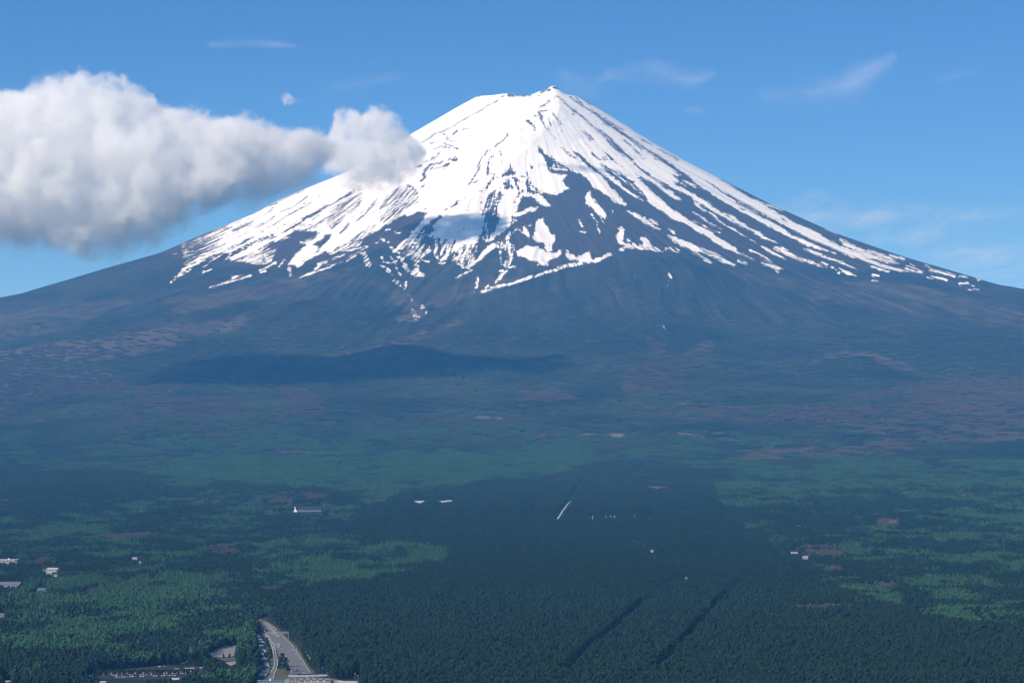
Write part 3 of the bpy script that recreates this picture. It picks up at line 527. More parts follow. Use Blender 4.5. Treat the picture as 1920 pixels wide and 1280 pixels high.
COL_PINE, COL_GREEN, COL_BARE = (0.014, 0.034, 0.018), (0.036, 0.078, 0.036), (0.110, 0.090, 0.076)
COL_ROCK, COL_SNOW, COL_SOIL = (0.060, 0.046, 0.040), (0.92, 0.92, 0.93), (0.055, 0.052, 0.035)
def terrain_material():
    m, nt, N, L = new_mat('mountain_ground')
    out = N.new('ShaderNodeOutputMaterial'); b = N.new('ShaderNodeBsdfPrincipled'); b.inputs['Roughness'].default_value = 0.9
    b.inputs['Specular IOR Level'].default_value = 0.1
    g = N.new('ShaderNodeNewGeometry'); P = g.outputs['Position']
    # polar coordinates round the summit, for everything that runs downhill
    sub = N.new('ShaderNodeVectorMath'); sub.operation = 'SUBTRACT'; L.new(P, sub.inputs[0]); sub.inputs[1].default_value = (XC, YC, 0)
    sep = N.new('ShaderNodeSeparateXYZ'); L.new(sub.outputs[0], sep.inputs[0])
    ln = N.new('ShaderNodeVectorMath'); ln.operation = 'LENGTH'
    cmb0 = N.new('ShaderNodeCombineXYZ'); L.new(sep.outputs[0], cmb0.inputs[0]); L.new(sep.outputs[1], cmb0.inputs[1]); L.new(cmb0.outputs[0], ln.inputs[0])
    rad = ln.outputs['Value']
    ny = math_node(N, L, 'MULTIPLY', sep.outputs[1], -1.0); phi = math_node(N, L, 'ARCTAN2', sep.outputs[0], ny)
    cmb = N.new('ShaderNodeCombineXYZ'); L.new(math_node(N, L, 'MULTIPLY', phi, 130.0), cmb.inputs[0]); L.new(math_node(N, L, 'MULTIPLY', rad, 1 / 230.0), cmb.inputs[1])
    streak = noise(N, L, cmb.outputs[0], 1.0, 4, 0.6)
    cmb2 = N.new('ShaderNodeCombineXYZ'); L.new(math_node(N, L, 'MULTIPLY', phi, 60.0), cmb2.inputs[0]); L.new(math_node(N, L, 'MULTIPLY', rad, 1 / 500.0), cmb2.inputs[1])
    rill = noise(N, L, cmb2.outputs[0], 1.0, 5, 0.65)
    fine = noise(N, L, P, 1 / 26.0, 4, 0.7); mid = noise(N, L, P, 1 / 110.0, 3, 0.6); big = noise(N, L, P, 1 / 520.0, 5, 0.62)
    speck = noise(N, L, P, 1 / 10.0, 3, 0.8)
    # snow cover
    sn, bk = attr(N, 'snow'), attr(N, 'broken')
    j = math_node(N, L, 'MULTIPLY', math_node(N, L, 'SUBTRACT', speck, 0.5), 2.6)
    j = math_node(N, L, 'ADD', j, math_node(N, L, 'MULTIPLY', math_node(N, L, 'SUBTRACT', streak, 0.5), 6.0))
    j = math_node(N, L, 'MULTIPLY', j, bk)
    j = math_node(N, L, 'ADD', j, math_node(N, L, 'MULTIPLY', math_node(N, L, 'SUBTRACT', fine, 0.5), 3.6))
    js = N.new('ShaderNodeMapRange'); L.new(sn, js.inputs['Value']); js.inputs['From Min'].default_value = -0.99; js.inputs['From Max'].default_value = -0.6
    j = math_node(N, L, 'MULTIPLY', j, js.outputs[0])
    v = math_node(N, L, 'ADD', math_node(N, L, 'MULTIPLY', sn, math_node(N, L, 'SUBTRACT', 1.0, math_node(N, L, 'MULTIPLY', bk, 0.32))), j)
    mr = N.new('ShaderNodeMapRange'); mr.interpolation_type = 'SMOOTHSTEP'; L.new(v, mr.inputs['Value']); mr.inputs['From Min'].default_value = -0.12; mr.inputs['From Max'].default_value = 0.12
    cover = mr.outputs[0]
    # scree, rock
    r1 = mixc(N, L, rill, (0.040, 0.034, 0.034), (0.064, 0.050, 0.046)); r2 = mixc(N, L, math_node(N, L, 'MULTIPLY', fine, 0.5), r1, (0.040, 0.034, 0.034))
    # woods
    gr, ba, cl, wd = attr(N, 'green'), attr(N, 'bare'), attr(N, 'clear'), attr(N, 'wooded')
    jb = math_node(N, L, 'ADD', math_node(N, L, 'MULTIPLY', math_node(N, L, 'SUBTRACT', speck, 0.5), 1.0), math_node(N, L, 'MULTIPLY', math_node(N, L, 'SUBTRACT', mid, 0.5), 1.8))
    def thr(a, lo=0.15, hi=0.95):
        q = N.new('ShaderNodeMapRange'); q.interpolation_type = 'SMOOTHSTEP'; L.new(math_node(N, L, 'ADD', a, jb), q.inputs['Value']); q.inputs['From Min'].default_value = lo; q.inputs['From Max'].default_value = hi; return q.outputs[0]
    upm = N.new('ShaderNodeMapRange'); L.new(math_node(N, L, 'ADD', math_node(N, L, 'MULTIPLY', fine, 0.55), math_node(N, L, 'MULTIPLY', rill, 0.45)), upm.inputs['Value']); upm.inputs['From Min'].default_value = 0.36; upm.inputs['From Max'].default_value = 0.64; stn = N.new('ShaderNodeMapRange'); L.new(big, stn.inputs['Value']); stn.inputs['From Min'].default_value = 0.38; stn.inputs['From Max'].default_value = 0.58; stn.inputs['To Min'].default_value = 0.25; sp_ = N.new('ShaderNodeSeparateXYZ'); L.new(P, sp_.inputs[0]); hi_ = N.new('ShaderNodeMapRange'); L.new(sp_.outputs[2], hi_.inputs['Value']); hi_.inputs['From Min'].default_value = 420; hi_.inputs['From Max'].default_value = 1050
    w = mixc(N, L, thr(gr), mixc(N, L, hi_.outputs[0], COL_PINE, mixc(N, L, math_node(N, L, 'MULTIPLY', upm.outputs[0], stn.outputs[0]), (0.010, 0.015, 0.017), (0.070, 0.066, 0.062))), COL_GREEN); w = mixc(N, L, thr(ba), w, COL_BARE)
    w = mixc(N, L, math_node(N, L, 'MULTIPLY', speck, 0.5), w, (0.012, 0.022, 0.014))
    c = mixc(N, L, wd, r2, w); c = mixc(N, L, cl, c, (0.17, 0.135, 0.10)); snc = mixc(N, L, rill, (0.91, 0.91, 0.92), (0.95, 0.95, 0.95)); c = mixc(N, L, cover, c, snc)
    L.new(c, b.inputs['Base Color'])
    # relief too fine for the mesh
    hb = math_node(N, L, 'ADD', math_node(N, L, 'MULTIPLY', rill, 4.0), math_node(N, L, 'MULTIPLY', mid, 6.0)); hb = math_node(N, L, 'ADD', hb, math_node(N, L, 'MULTIPLY', fine, 3.0))
    bm = N.new('ShaderNodeBump'); bm.inputs['Distance'].default_value = 1.0; bm.inputs['Strength'].default_value = 0.75
    L.new(hb, bm.inputs['Height']); L.new(bm.outputs[0], b.inputs['Normal'])
    L.new(b.outputs[0], out.inputs[0])
    return m
MAT_TERRAIN = terrain_material()

# ---------------------------------------------------------------- ground mesh
def mesh_obj(name, V, Fc, mat, parent=None, smooth=False, uvs=None):
    me = bpy.data.meshes.new(name); me.from_pydata([tuple(v) for v in V], [], [tuple(f) for f in Fc]); me.update()
    if mat is not None: me.materials.append(mat)
    if smooth: me.polygons.foreach_set('use_smooth', [True] * len(me.polygons))
    o = bpy.data.objects.new(name, me); col.objects.link(o)
    if parent is not None: o.parent = parent
    return o
def grid_mesh(name, X, Y, Z, mat):
    nr, nc = X.shape
    me = bpy.data.meshes.new(name)
    me.vertices.add(nr * nc); co = np.stack([X, Y, Z], -1).astype(np.float32).reshape(-1); me.vertices.foreach_set('co', co)
    i = np.arange(nr * nc).reshape(nr, nc)
    q = np.stack([i[:-1, :-1], i[:-1, 1:], i[1:, 1:], i[1:, :-1]], -1).reshape(-1, 4)
    me.loops.add(q.size); me.polygons.add(len(q))
    me.loops.foreach_set('vertex_index', q.reshape(-1).astype(np.int32))
    me.polygons.foreach_set('loop_start', (np.arange(len(q)) * 4).astype(np.int32)); me.polygons.foreach_set('loop_total', np.full(len(q), 4, np.int32))
    me.polygons.foreach_set('use_smooth', np.ones(len(q), bool))
    me.update(calc_edges=True); me.materials.append(mat)
    o = bpy.data.objects.new(name, me); col.objects.link(o)
    return o
def set_attr(o, name, a):
    at_ = o.data.attributes.new(name, 'FLOAT', 'POINT'); at_.data.foreach_set('value', np.ascontiguousarray(a, np.float32).reshape(-1))
TREELINE = 0.0
def warp(px, py, X, Y):
    s_ = np.clip(4000.0 / np.maximum(Y, 1.0), 0.35, 1.6)
    return px + 9 * s_ * fbm(X / 160, Y / 260, 71, 4) + 3 * fbm(X / 45, Y / 45, 73, 2), py + 3.4 * s_ * fbm(X / 160, Y / 260, 72, 4) + 0.8 * fbm(X / 45, Y / 45, 74, 2)
def ground_sheet(name, rows, ncol, half_deg, survey=True):
    a = np.tan(np.radians(np.linspace(-half_deg, half_deg, ncol)))
    Y = rows[:, None] * np.ones((1, ncol)); X = Y * a[None, :]
    Z = height(X, Y)
    o = grid_mesh(name, X, Y, Z, MAT_TERRAIN)
    px, py = project(X, Y, Z)
    px0, py0 = px, py
    px, py = warp(px, py, X, Y)
    front = 1 - sstep(YC - 250, YC + 50, Y)
    spx = px0 + 1.6 * fbm(X / 45, Y / 45, 61, 3); spy = py0 + 1.3 * fbm(X / 45, Y / 45, 62, 3)
    s = snow.sample(spx, spy); elev = Z + 840
    s = np.where(front > 0.5, s, np.clip((elev - 2750) / 400, -1, 1))
    set_attr(o, 'snow', s); set_attr(o, 'broken', brk.sample(px, py))
    set_attr(o, 'green', green.sample(px, py)); set_attr(o, 'bare', bare.sample(px, py)); set_attr(o, 'clear', np.where(py > 640, clear.sample(px, py), 0))
    # the tree line on this face, as it lies in the photograph (row by column)
    ty = np.interp(px, [0, 300, 350, 480, 560, 640, 720, 760, 860, 930, 1010, 1090, 1170, 1230, 1300, 1400, 1520, 1700, 1920],
                       [505, 480, 490, 500, 505, 492, 462, 480, 470, 470, 500, 485, 472, 462, 468, 490, 498, 505, 520])
    wd = sstep(-9, 7, py - ty + 9 * fbm(X / 120, Y / 120, 77, 3))
    wd = np.where(front > 0.5, wd, 1.0 * (elev < 2500))
    set_attr(o, 'wooded', wd)
    return o
rows = np.concatenate([np.arange(1400, 10000, 40.0), np.arange(10000, 12400, 15.0), np.arange(12400, 16560, 8.6), np.arange(16560, 24000, 120.0)])
g_near = ground_sheet('ground', rows[rows < 8220], 1040, 14.6)
g_near['kind'] = 'structure'; g_near['label'] = 'gently rising forest floor of the plain'
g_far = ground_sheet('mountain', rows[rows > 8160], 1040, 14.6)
g_far['kind'] = 'structure'; g_far['label'] = 'snow capped volcano with dark bare slopes and wooded foot'
def side_sheet(name, a0, a1, n, R0=60):
    an = np.radians(np.linspace(a0, a1, n)); rr = np.concatenate([[R0, 600, 1400], np.arange(2200, 24001, 600.0)])
    Y = rr[:, None] * np.cos(an)[None, :] / 1.0; X = rr[:, None] * np.sin(an)[None, :]
    return X, Y
# ---------------------------------------------------------------- air
hz, nt, N, L = new_mat('haze_air')
o_ = N.new('ShaderNodeOutputMaterial'); pv = N.new('ShaderNodeVolumePrincipled')
pv.inputs['Color'].default_value = (0.125, 0.47, 1.0, 1); pv.inputs['Absorption Color'].default_value = (1, 1, 1, 1)
pv.inputs['Density'].default_value = 3.95e-5; pv.inputs['Anisotropy'].default_value = 0.0
L.new(pv.outputs[0], o_.inputs['Volume'])
def box_mesh(name, lo, hi, mat):
    V = [(x, y, z) for z in (lo[2], hi[2]) for y in (lo[1], hi[1]) for x in (lo[0], hi[0])]
    Fc = [(0, 2, 3, 1), (4, 5, 7, 6), (0, 1, 5, 4), (2, 6, 7, 3), (0, 4, 6, 2), (1, 3, 7, 5)]
    return mesh_obj(name, V, Fc, mat)
haze = box_mesh('haze', (-13500, -900, -60), (13500, 26500, 2960), hz); haze['kind'] = 'stuff'
haze['label'] = 'thin blue haze over the plain and the mountain'

# ---------------------------------------------------------------- tree prototypes
rng = np.random.default_rng(7)
def leaf_material(name, colour, dark, upland=None, rough=0.75):
    m, nt, N, L = new_mat(name)
    out = N.new('ShaderNodeOutputMaterial'); b = N.new('ShaderNodeBsdfPrincipled'); b.inputs['Roughness'].default_value = rough
    b.inputs['Specular IOR Level'].default_value = 0.15
    oi = N.new('ShaderNodeObjectInfo'); t = attr(N, 'tint')
    f = math_node(N, L, 'ADD', math_node(N, L, 'MULTIPLY', t, 0.65), math_node(N, L, 'MULTIPLY', oi.outputs['Random'], 0.35))
    c = mixc(N, L, f, dark, colour)
    if upland:      # haze put into the colour: upper crowns lightened, patchy by stand
        g = N.new('ShaderNodeNewGeometry'); sp = N.new('ShaderNodeSeparateXYZ'); L.new(g.outputs['Position'], sp.inputs[0]); q = N.new('ShaderNodeMapRange'); L.new(sp.outputs[2], q.inputs['Value']); q.inputs['From Min'].default_value = 90; q.inputs['From Max'].default_value = 420
        st = N.new('ShaderNodeMapRange'); L.new(noise(N, L, g.outputs['Position'], 1 / 520.0, 5, 0.62), st.inputs['Value']); st.inputs['From Min'].default_value = 0.38; st.inputs['From Max'].default_value = 0.58; st.inputs['To Min'].default_value = 0.2
        c = mixc(N, L, q.outputs[0], c, mixc(N, L, math_node(N, L, 'MULTIPLY', f, st.outputs[0]), upland[0], upland[1]))
    L.new(c, b.inputs['Base Color']); L.new(b.outputs[0], out.inputs[0])
    return m
MAT_PINE = leaf_material('pine_needles', (0.020, 0.050, 0.019), (0.004, 0.013, 0.008), ((0.014, 0.028, 0.021), (0.120, 0.150, 0.100)))
MAT_LARCH = leaf_material('larch_needles', (0.046, 0.120, 0.040), (0.010, 0.036, 0.018))
MAT_BARE = leaf_material('bare_twigs', (0.185, 0.152, 0.124), (0.085, 0.070, 0.058))
MAT_BARK = plain('bark', (0.085, 0.055, 0.040), 0.9, var=0.3, scale=3.0)
ICO_V = []
_p = (1 + 5 ** 0.5) / 2
for a_, b_ in ((1, _p), (1, -_p), (-1, _p), (-1, -_p)): ICO_V += [(0, a_, b_), (a_, b_, 0), (b_, 0, a_)]
ICO_V = np.array(ICO_V, float); ICO_V /= np.linalg.norm(ICO_V[0])
def _hull():
    F = []; n = len(ICO_V); e = min(np.linalg.norm(ICO_V[i] - ICO_V[j]) for i in range(n) for j in range(i))
    adj = lambda i, j: abs(np.linalg.norm(ICO_V[i] - ICO_V[j]) - e) < 1e-6
    for i in range(n):
        for j in range(i + 1, n):
            for k in range(j + 1, n):
                if adj(i, j) and adj(j, k) and adj(i, k):
                    c = np.cross(ICO_V[j] - ICO_V[i], ICO_V[k] - ICO_V[i])
                    F.append((i, j, k) if np.dot(c, ICO_V[i]) > 0 else (i, k, j))
    return F
ICO_F = _hull()
OCT_V = np.array([(1, 0, 0), (0, 1, 0), (-1, 0, 0), (0, -1, 0), (0, 0, 1), (0, 0, -1)], float)
OCT_F = [(0, 1, 4), (1, 2, 4), (2, 3, 4), (3, 0, 4), (1, 0, 5), (2, 1, 5), (3, 2, 5), (0, 3, 5)]
class Soup:
    def __init__(s): s.v = []; s.f = []; s.t = []; s.n = 0
    def add(s, V, Fc, tint):
        V = np.asarray(V, float); s.v.append(V); s.f += [tuple(i + s.n for i in f) for f in Fc]; s.t.append(np.full(len(V), tint)); s.n += len(V)
    def clump(s, c, r, tint, octa=False, jit=0.28):
        V0, F0 = (OCT_V, OCT_F) if octa else (ICO_V, ICO_F)
        a = rng.uniform(0, 6.28); ca, sa = math.cos(a), math.sin(a)
        V = V0 @ np.array([[ca, -sa, 0], [sa, ca, 0], [0, 0, 1]]).T * (1 + rng.uniform(-jit, jit, (len(V0), 1)))
        s.add(V * np.asarray(r) + np.asarray(c), F0, tint)
    def limb(s, a, b, ra, rb, n=5, tint=0.5):
        a, b = np.asarray(a, float), np.asarray(b, float); d = b - a; d /= np.linalg.norm(d) + 1e-9
        u = np.cross(d, (0, 0, 1) if abs(d[2]) < 0.9 else (1, 0, 0)); u /= np.linalg.norm(u); w = np.cross(d, u)
        V = [a + ra * (math.cos(q) * u + math.sin(q) * w) for q in np.arange(n) * 6.28318 / n] + [b + rb * (math.cos(q) * u + math.sin(q) * w) for q in np.arange(n) * 6.28318 / n]
        s.add(V, [(i, (i + 1) % n, n + (i + 1) % n, n + i) for i in range(n)] + [tuple(range(n, 2 * n))], tint)
    def mesh(s, name, mat):
        me = bpy.data.meshes.new(name); me.from_pydata(np.concatenate(s.v).tolist(), [], s.f); me.materials.append(mat)
        a = me.attributes.new('tint', 'FLOAT', 'POINT'); a.data.foreach_set('value', np.concatenate(s.t).astype(np.float32)); me.update()
        return me
def pine_crown(s, x, y, h, w, nb=15, octa=False):
    """flat topped red pine: irregular shelves of needles"""
    s_ = 0.45
    for k in range(nb):
        t = (k + rng.uniform(0, 1)) / nb; z = h * (0.42 + 0.55 * t)
        rr = w * 0.5 * (1 - 0.85 * max(0, t - 0.35) ** 1.3) * math.sqrt(rng.uniform(0.05, 1)) * 0.8
        a = rng.uniform(0, 6.28); cr = w * rng.uniform(0.16, 0.27)
        s.clump((x + rr * math.cos(a), y + rr * math.sin(a), z), (cr, cr, cr * rng.uniform(0.6, 0.95)), rng.uniform(0.15, 1.0), octa)
def larch_crown(s, x, y, h, w, tiers=7, n=7):
    """narrow cone of soft pale needles"""
    for k in range(tiers):
        t = k / tiers; z0 = h * (0.16 + 0.80 * t); r0 = w * 0.5 * (1 - t) ** 0.8 * rng.uniform(0.85, 1.15) + 0.12; z1 = min(h, z0 + h * 0.27)
        a0 = rng.uniform(0, 6.28); V = [(x + r0 * rng.uniform(0.6, 1.2) * math.cos(a0 + q), y + r0 * rng.uniform(0.6, 1.2) * math.sin(a0 + q), z0 + rng.uniform(-0.06, 0.05) * h) for q in np.arange(n) * 6.2832 / n]
        V += [(x, y, z1), (x, y, z0 + 0.05 * h)]
        s.add(V, [(i, (i + 1) % n, n) for i in range(n)] + [((i + 1) % n, i, n + 1) for i in range(n)], rng.uniform(0.2, 1.0))
def bare_crown(s, x, y, h, w, nb=26):
    """leafless round crown: a haze of upright twigs"""
    for k in range(nb):
        a = rng.uniform(0, 6.28); rr = w * 0.5 * math.sqrt(rng.uniform(0, 1)); zt = h * (0.62 + 0.38 * (1 - (rr / (w * 0.5)) ** 2)) * rng.uniform(0.85, 1.05)
        b = np.array((x + 0.3 * rr * math.cos(a), y + 0.3 * rr * math.sin(a), h * 0.3)); c = np.array((x + rr * math.cos(a), y + rr * math.sin(a), zt))
        d = w * rng.uniform(0.07, 0.14); u = np.array((math.cos(a + 1.57), math.sin(a + 1.57), 0)) * d
        m_ = b * 0.35 + c * 0.65
        s.add([b, m_ + u, c, m_ - u, m_ + np.array((math.cos(a), math.sin(a), 0)) * d, ], [(0, 1, 2), (0, 2, 3), (0, 4, 2), (0, 1, 4, 3)][:3], rng.uniform(0, 1))
def pine_trunk(s, h, r=0.19):
    s.limb((0, 0, -0.6), (0.05, 0.02, h * 0.5), r, r * 0.7); s.limb((0.05, 0.02, h * 0.5), (0.12, -0.05, h * 0.93), r * 0.7, r * 0.2)
    for k in range(4):
        a = k * 1.7; z = h * (0.45 + 0.1 * k); s.limb((0.06, 0, z), (1.3 * math.cos(a), 1.3 * math.sin(a), z + 0.8), 0.08, 0.03, 4)
def proto(name, kind, i):
    """one single tree: crown mesh and trunk mesh"""
    c = Soup(); t = Soup()
    if kind == 'pine': pine_crown(c, 0, 0, 12.5, 5.6, 17 + i); pine_trunk(t, 12.5)
    elif kind == 'larch' and i >= 2: pine_crown(c, 0, 0, 11.5, 6.4, 20); t.limb((0, 0, -0.6), (0, 0, 9.0), 0.2, 0.06)
    elif kind == 'larch': larch_crown(c, 0, 0, 13.5, 5.8, 7); t.limb((0, 0, -0.6), (0, 0, 12.5), 0.17, 0.04)
    else:
        bare_crown(c, 0, 0, 9.5, 6.0, 34); t.limb((0, 0, -0.6), (0, 0, 3.2), 0.2, 0.15)
        for k in range(5): t.limb((0, 0, 2.8), (1.6 * math.cos(k * 1.3), 1.6 * math.sin(k * 1.3), 6.2), 0.1, 0.03, 4)
    mat = dict(pine=MAT_PINE, larch=MAT_LARCH, bare=MAT_BARE)[kind]
    return c.mesh(name + '_crown', mat), t.mesh(name + '_trunk', MAT_BARK)
PROTO = {k: [proto(k, k, i) for i in range(4)] for k in ('pine', 'larch', 'bare')}
def joined(name, kind, i):
    """crown and trunk in one mesh, for the instanced wood"""
    cm, tm = PROTO[kind][i]
    s = Soup()
    me = bpy.data.meshes.new(name)
    V = [tuple(v.co) for v in cm.vertices] + [tuple(v.co) for v in tm.vertices]; n = len(cm.vertices)
    Fc = [tuple(p.vertices) for p in cm.polygons] + [tuple(q + n for q in p.vertices) for p in tm.polygons]
    me.from_pydata(V, [], Fc); me.materials.append(cm.materials[0]); me.materials.append(MAT_BARK)
    me.polygons.foreach_set('material_index', [0] * len(cm.polygons) + [1] * len(tm.polygons))
    a = me.attributes.new('tint', 'FLOAT', 'POINT'); a.data.foreach_set('value', [d.value for d in cm.attributes['tint'].data] + [0.5] * len(tm.vertices)); me.update()
    return me
def group_mesh(name, kind, size, spacing, detail):
    s = Soup(); n = int(round(size / spacing))
    for i in range(n):
        for j in range(n):
            x = (i + 0.5 - n / 2) * spacing + rng.uniform(-0.4, 0.4) * spacing; y = (j + 0.5 - n / 2) * spacing + rng.uniform(-0.4, 0.4) * spacing
            q = rng.uniform(0.78, 1.15)
            if kind == 'pine': pine_crown(s, x, y, 12.5 * q, 5.8 * q, detail, True)
            elif kind == 'larch' and rng.uniform() < 0.5: pine_crown(s, x, y, 11.5 * q, 6.2 * q, detail, True)
            elif kind == 'larch': larch_crown(s, x, y, 13.0 * q, 6.0 * q, max(3, detail // 2), 5)
            else: bare_crown(s, x, y, 10 * q, 6.4 * q, detail * 4)
    return s.mesh(name, dict(pine=MAT_PINE, larch=MAT_LARCH, bare=MAT_BARE)[kind])
LIB = {}
for k in ('pine', 'larch', 'bare'):
    c = bpy.data.collections.new('library_' + k); LIB[k] = c
    ms = [joined(k, k, i) for i in range(4)] + [group_mesh(k, k, 13.0, 5.2, 7) for _ in range(4)] + [group_mesh(k, k, 42.0, 5.6, 4) for _ in range(4)]
    for i, me in enumerate(ms):
        c.objects.link(bpy.data.objects.new(k, me))

# ---------------------------------------------------------------- ground that trees keep off
KEEP = []          # photo outlines of things that stand or lie in the open; no crown may cover them
OPEN = []          # world outlines (roads, yards, footprints)
def in_poly(P, x, y):
    P = np.asarray(P, float); ins = np.zeros(np.shape(x), bool); n = len(P)
    for k in range(n):
        ax, ay = P[k]; bx, by = P[(k + 1) % n]
        c = (ay > y) != (by > y)
        with np.errstate(divide='ignore', invalid='ignore'): ins ^= c & (x < (bx - ax) * (y - ay) / (by - ay + 1e-12) + ax)
    return ins
def seg_dist(P, x, y):
    d = np.full(np.shape(x), 1e9)
    for (ax, ay), (bx, by) in zip(P[:-1], P[1:]):
        ex, ey = bx - ax, by - ay; t = np.clip(((x - ax) * ex + (y - ay) * ey) / (ex * ex + ey * ey + 1e-9), 0, 1)
        d = np.minimum(d, np.hypot(x - ax - t * ex, y - ay - t * ey))
    return d
def W2(*pts): return [at(px, py)[:2] for px, py in pts]
# straight cuts through the pine wood
LANES = [(W2((1058, 1268), (1100, 1226), (1150, 1186), (1200, 1140), (1240, 1108), (1294, 1070)), 7.5), (W2((1228, 1266), (1290, 1200), (1350, 1132), (1414, 1074)), 6.0),
         (W2((1040, 982), (1068, 940), (1092, 904)), 9.0), (W2((1160, 998), (1215, 1030), (1290, 1068)), 3.5), (W2((1300, 1030), (1345, 1052)), 3.0)]
def tree_thing(kind, x, y, z, s, turn, label, group, name, i):
    r = bpy.data.objects.new(name, None); col.objects.link(r); r.location = (x, y, z); r.rotation_euler = (0, 0, turn); r.scale = (s, s, s); r.empty_display_size = 0.5
    r['label'] = label; r['category'] = 'tree'
    if group: r['group'] = group
    cm, tm = PROTO[kind][i]
    for nm, me in (('crown', cm), ('trunk', tm)):
        c = bpy.data.objects.new(nm, me); col.objects.link(c); c.parent = r
    return r

# ---------------------------------------------------------------- built things
def tag(o, label, cat, group=None):
    o['label'] = label; o['category'] = cat
    if group: o['group'] = group
    return o
def empty(name, loc, rz=0.0):
    o = bpy.data.objects.new(name, None); col.objects.link(o); o.location = loc; o.rotation_euler = (0, 0, rz); o.empty_display_size = 1.0
    return o
class MB:
    def __init__(s): s.V = []; s.F = []
    def quadbox(s, lo, hi, taper=(0, 0), ztaper=0):
        (x0, y0, z0), (x1, y1, z1) = lo, hi; tx, ty = taper; n = len(s.V)
        s.V += [(x0, y0, z0), (x1, y0, z0), (x1, y1, z0), (x0, y1, z0), (x0 + tx, y0 + ty, z1), (x1 - tx, y0 + ty, z1), (x1 - tx, y1 - ty, z1), (x0 + tx, y1 - ty, z1)]
        s.F += [tuple(n + i for i in f) for f in ((0, 3, 2, 1), (4, 5, 6, 7), (0, 1, 5, 4), (1, 2, 6, 5), (2, 3, 7, 6), (3, 0, 4, 7))]
        return s
    def prism(s, lo, hi, ridge, over=0.0):
        """gable roof whose ridge runs along x"""
        (x0, y0, z0), (x1, y1, z1) = lo, hi; n = len(s.V); ym = (y0 + y1) / 2
        s.V += [(x0, y0, z0), (x1, y0, z0), (x1, y1, z0), (x0, y1, z0), (x0 + over, ym, z1), (x1 - over, ym, z1)]
        s.F += [tuple(n + i for i in f) for f in ((0, 3, 2, 1), (0, 1, 5, 4), (2, 3, 4, 5), (0, 4, 3), (1, 2, 5))]
        return s
    def poly(s, P, z0, z1):
        n = len(s.V); k = len(P)
        s.V += [(x, y, z0) for x, y in P] + [(x, y, z1) for x, y in P]
        s.F += [tuple(n + i for i in reversed(range(k))), tuple(n + k + i for i in range(k))] + [(n + i, n + (i + 1) % k, n + k + (i + 1) % k, n + k + i) for i in range(k)]
        return s
    def cyl(s, c, r, L, axis='x', n=12):
        m = len(s.V)
        for e in (-L / 2, L / 2):
            for i in range(n):
                a = i * 6.28318 / n; p, q = r * math.cos(a), r * math.sin(a)
                s.V.append((c[0] + e, c[1] + p, c[2] + q) if axis == 'x' else (c[0] + p, c[1] + q, c[2] + e))
        s.F += [tuple(m + i for i in reversed(range(n))), tuple(m + n + i for i in range(n))] + [(m + i, m + (i + 1) % n, m + n + (i + 1) % n, m + n + i) for i in range(n)]
        return s
    def build(s, name, mat, parent=None): return mesh_obj(name, s.V, s.F, mat, parent)
M = {k: plain(k, *v) for k, v in dict(
    asphalt=((0.165, 0.165, 0.168), 0.9), concrete=((0.30, 0.30, 0.295), 0.85), gravel=((0.24, 0.235, 0.225), 0.95), pale_gravel=((0.50, 0.49, 0.46), 0.95), marking=((0.78, 0.78, 0.75), 0.6),
    kerb_stone=((0.55, 0.54, 0.50), 0.8), grass=((0.095, 0.100, 0.040), 0.95), white_paint=((0.80, 0.80, 0.78), 0.45), white_roof=((0.52, 0.52, 0.52), 0.6), blue_roof=((0.10, 0.19, 0.30), 0.45),
    grey_roof=((0.17, 0.165, 0.19), 0.55), dark_roof=((0.018, 0.022, 0.035), 0.85), wall_cream=((0.50, 0.47, 0.40), 0.8), wall_grey=((0.33, 0.33, 0.33), 0.8), glass=((0.03, 0.04, 0.05), 0.12), steel=((0.42, 0.43, 0.45), 0.4),
    sign_back=((0.16, 0.20, 0.25), 0.5), dark_board=((0.02, 0.022, 0.026), 0.5), tyre=((0.02, 0.02, 0.02), 0.8), red_paint=((0.45, 0.05, 0.04), 0.5), silver=((0.50, 0.51, 0.52), 0.35), black_paint=((0.015, 0.015, 0.018), 0.3),
    blue_paint=((0.03, 0.06, 0.18), 0.35), yellow_paint=((0.70, 0.48, 0.06), 0.5), lamp_white=((0.85, 0.85, 0.85), 0.3), shaded_asphalt=((0.020, 0.022, 0.022), 0.9)).items()}
def K1(x, y): return (480 + x / 9.84, 1150 + y / 9.84)      # window on the expressway
def strip(name, L, Rr_, lift, mat, parent=None, skirt=0.6, sub=6):
    """road surface between two edges read off the photograph"""
    L = [at(*p)[:2] for p in L]; Q = [at(*p)[:2] for p in Rr_]
    L2, Q2 = [], []
    n = len(L)
    for k in range(n - 1):
        for j in range(sub):
            t = j / sub; L2.append((L[k][0] * (1 - t) + L[k + 1][0] * t, L[k][1] * (1 - t) + L[k + 1][1] * t)); Q2.append((Q[k][0] * (1 - t) + Q[k + 1][0] * t, Q[k][1] * (1 - t) + Q[k + 1][1] * t))
    L2.append(L[-1]); Q2.append(Q[-1])
    V = []; m = len(L2)
    for a, b in zip(L2, Q2):
        za, zb = float(height(*a)) + lift, float(height(*b)) + lift
        V += [(a[0], a[1], za - skirt), (a[0], a[1], za), (b[0], b[1], zb), (b[0], b[1], zb - skirt)]
    Fc = []
    for i in range(m - 1):
        o = i * 4; Fc += [(o, o + 1, o + 5, o + 4), (o + 1, o + 2, o + 6, o + 5), (o + 2, o + 3, o + 7, o + 6)]
    return mesh_obj(name, V, Fc, mat, parent)
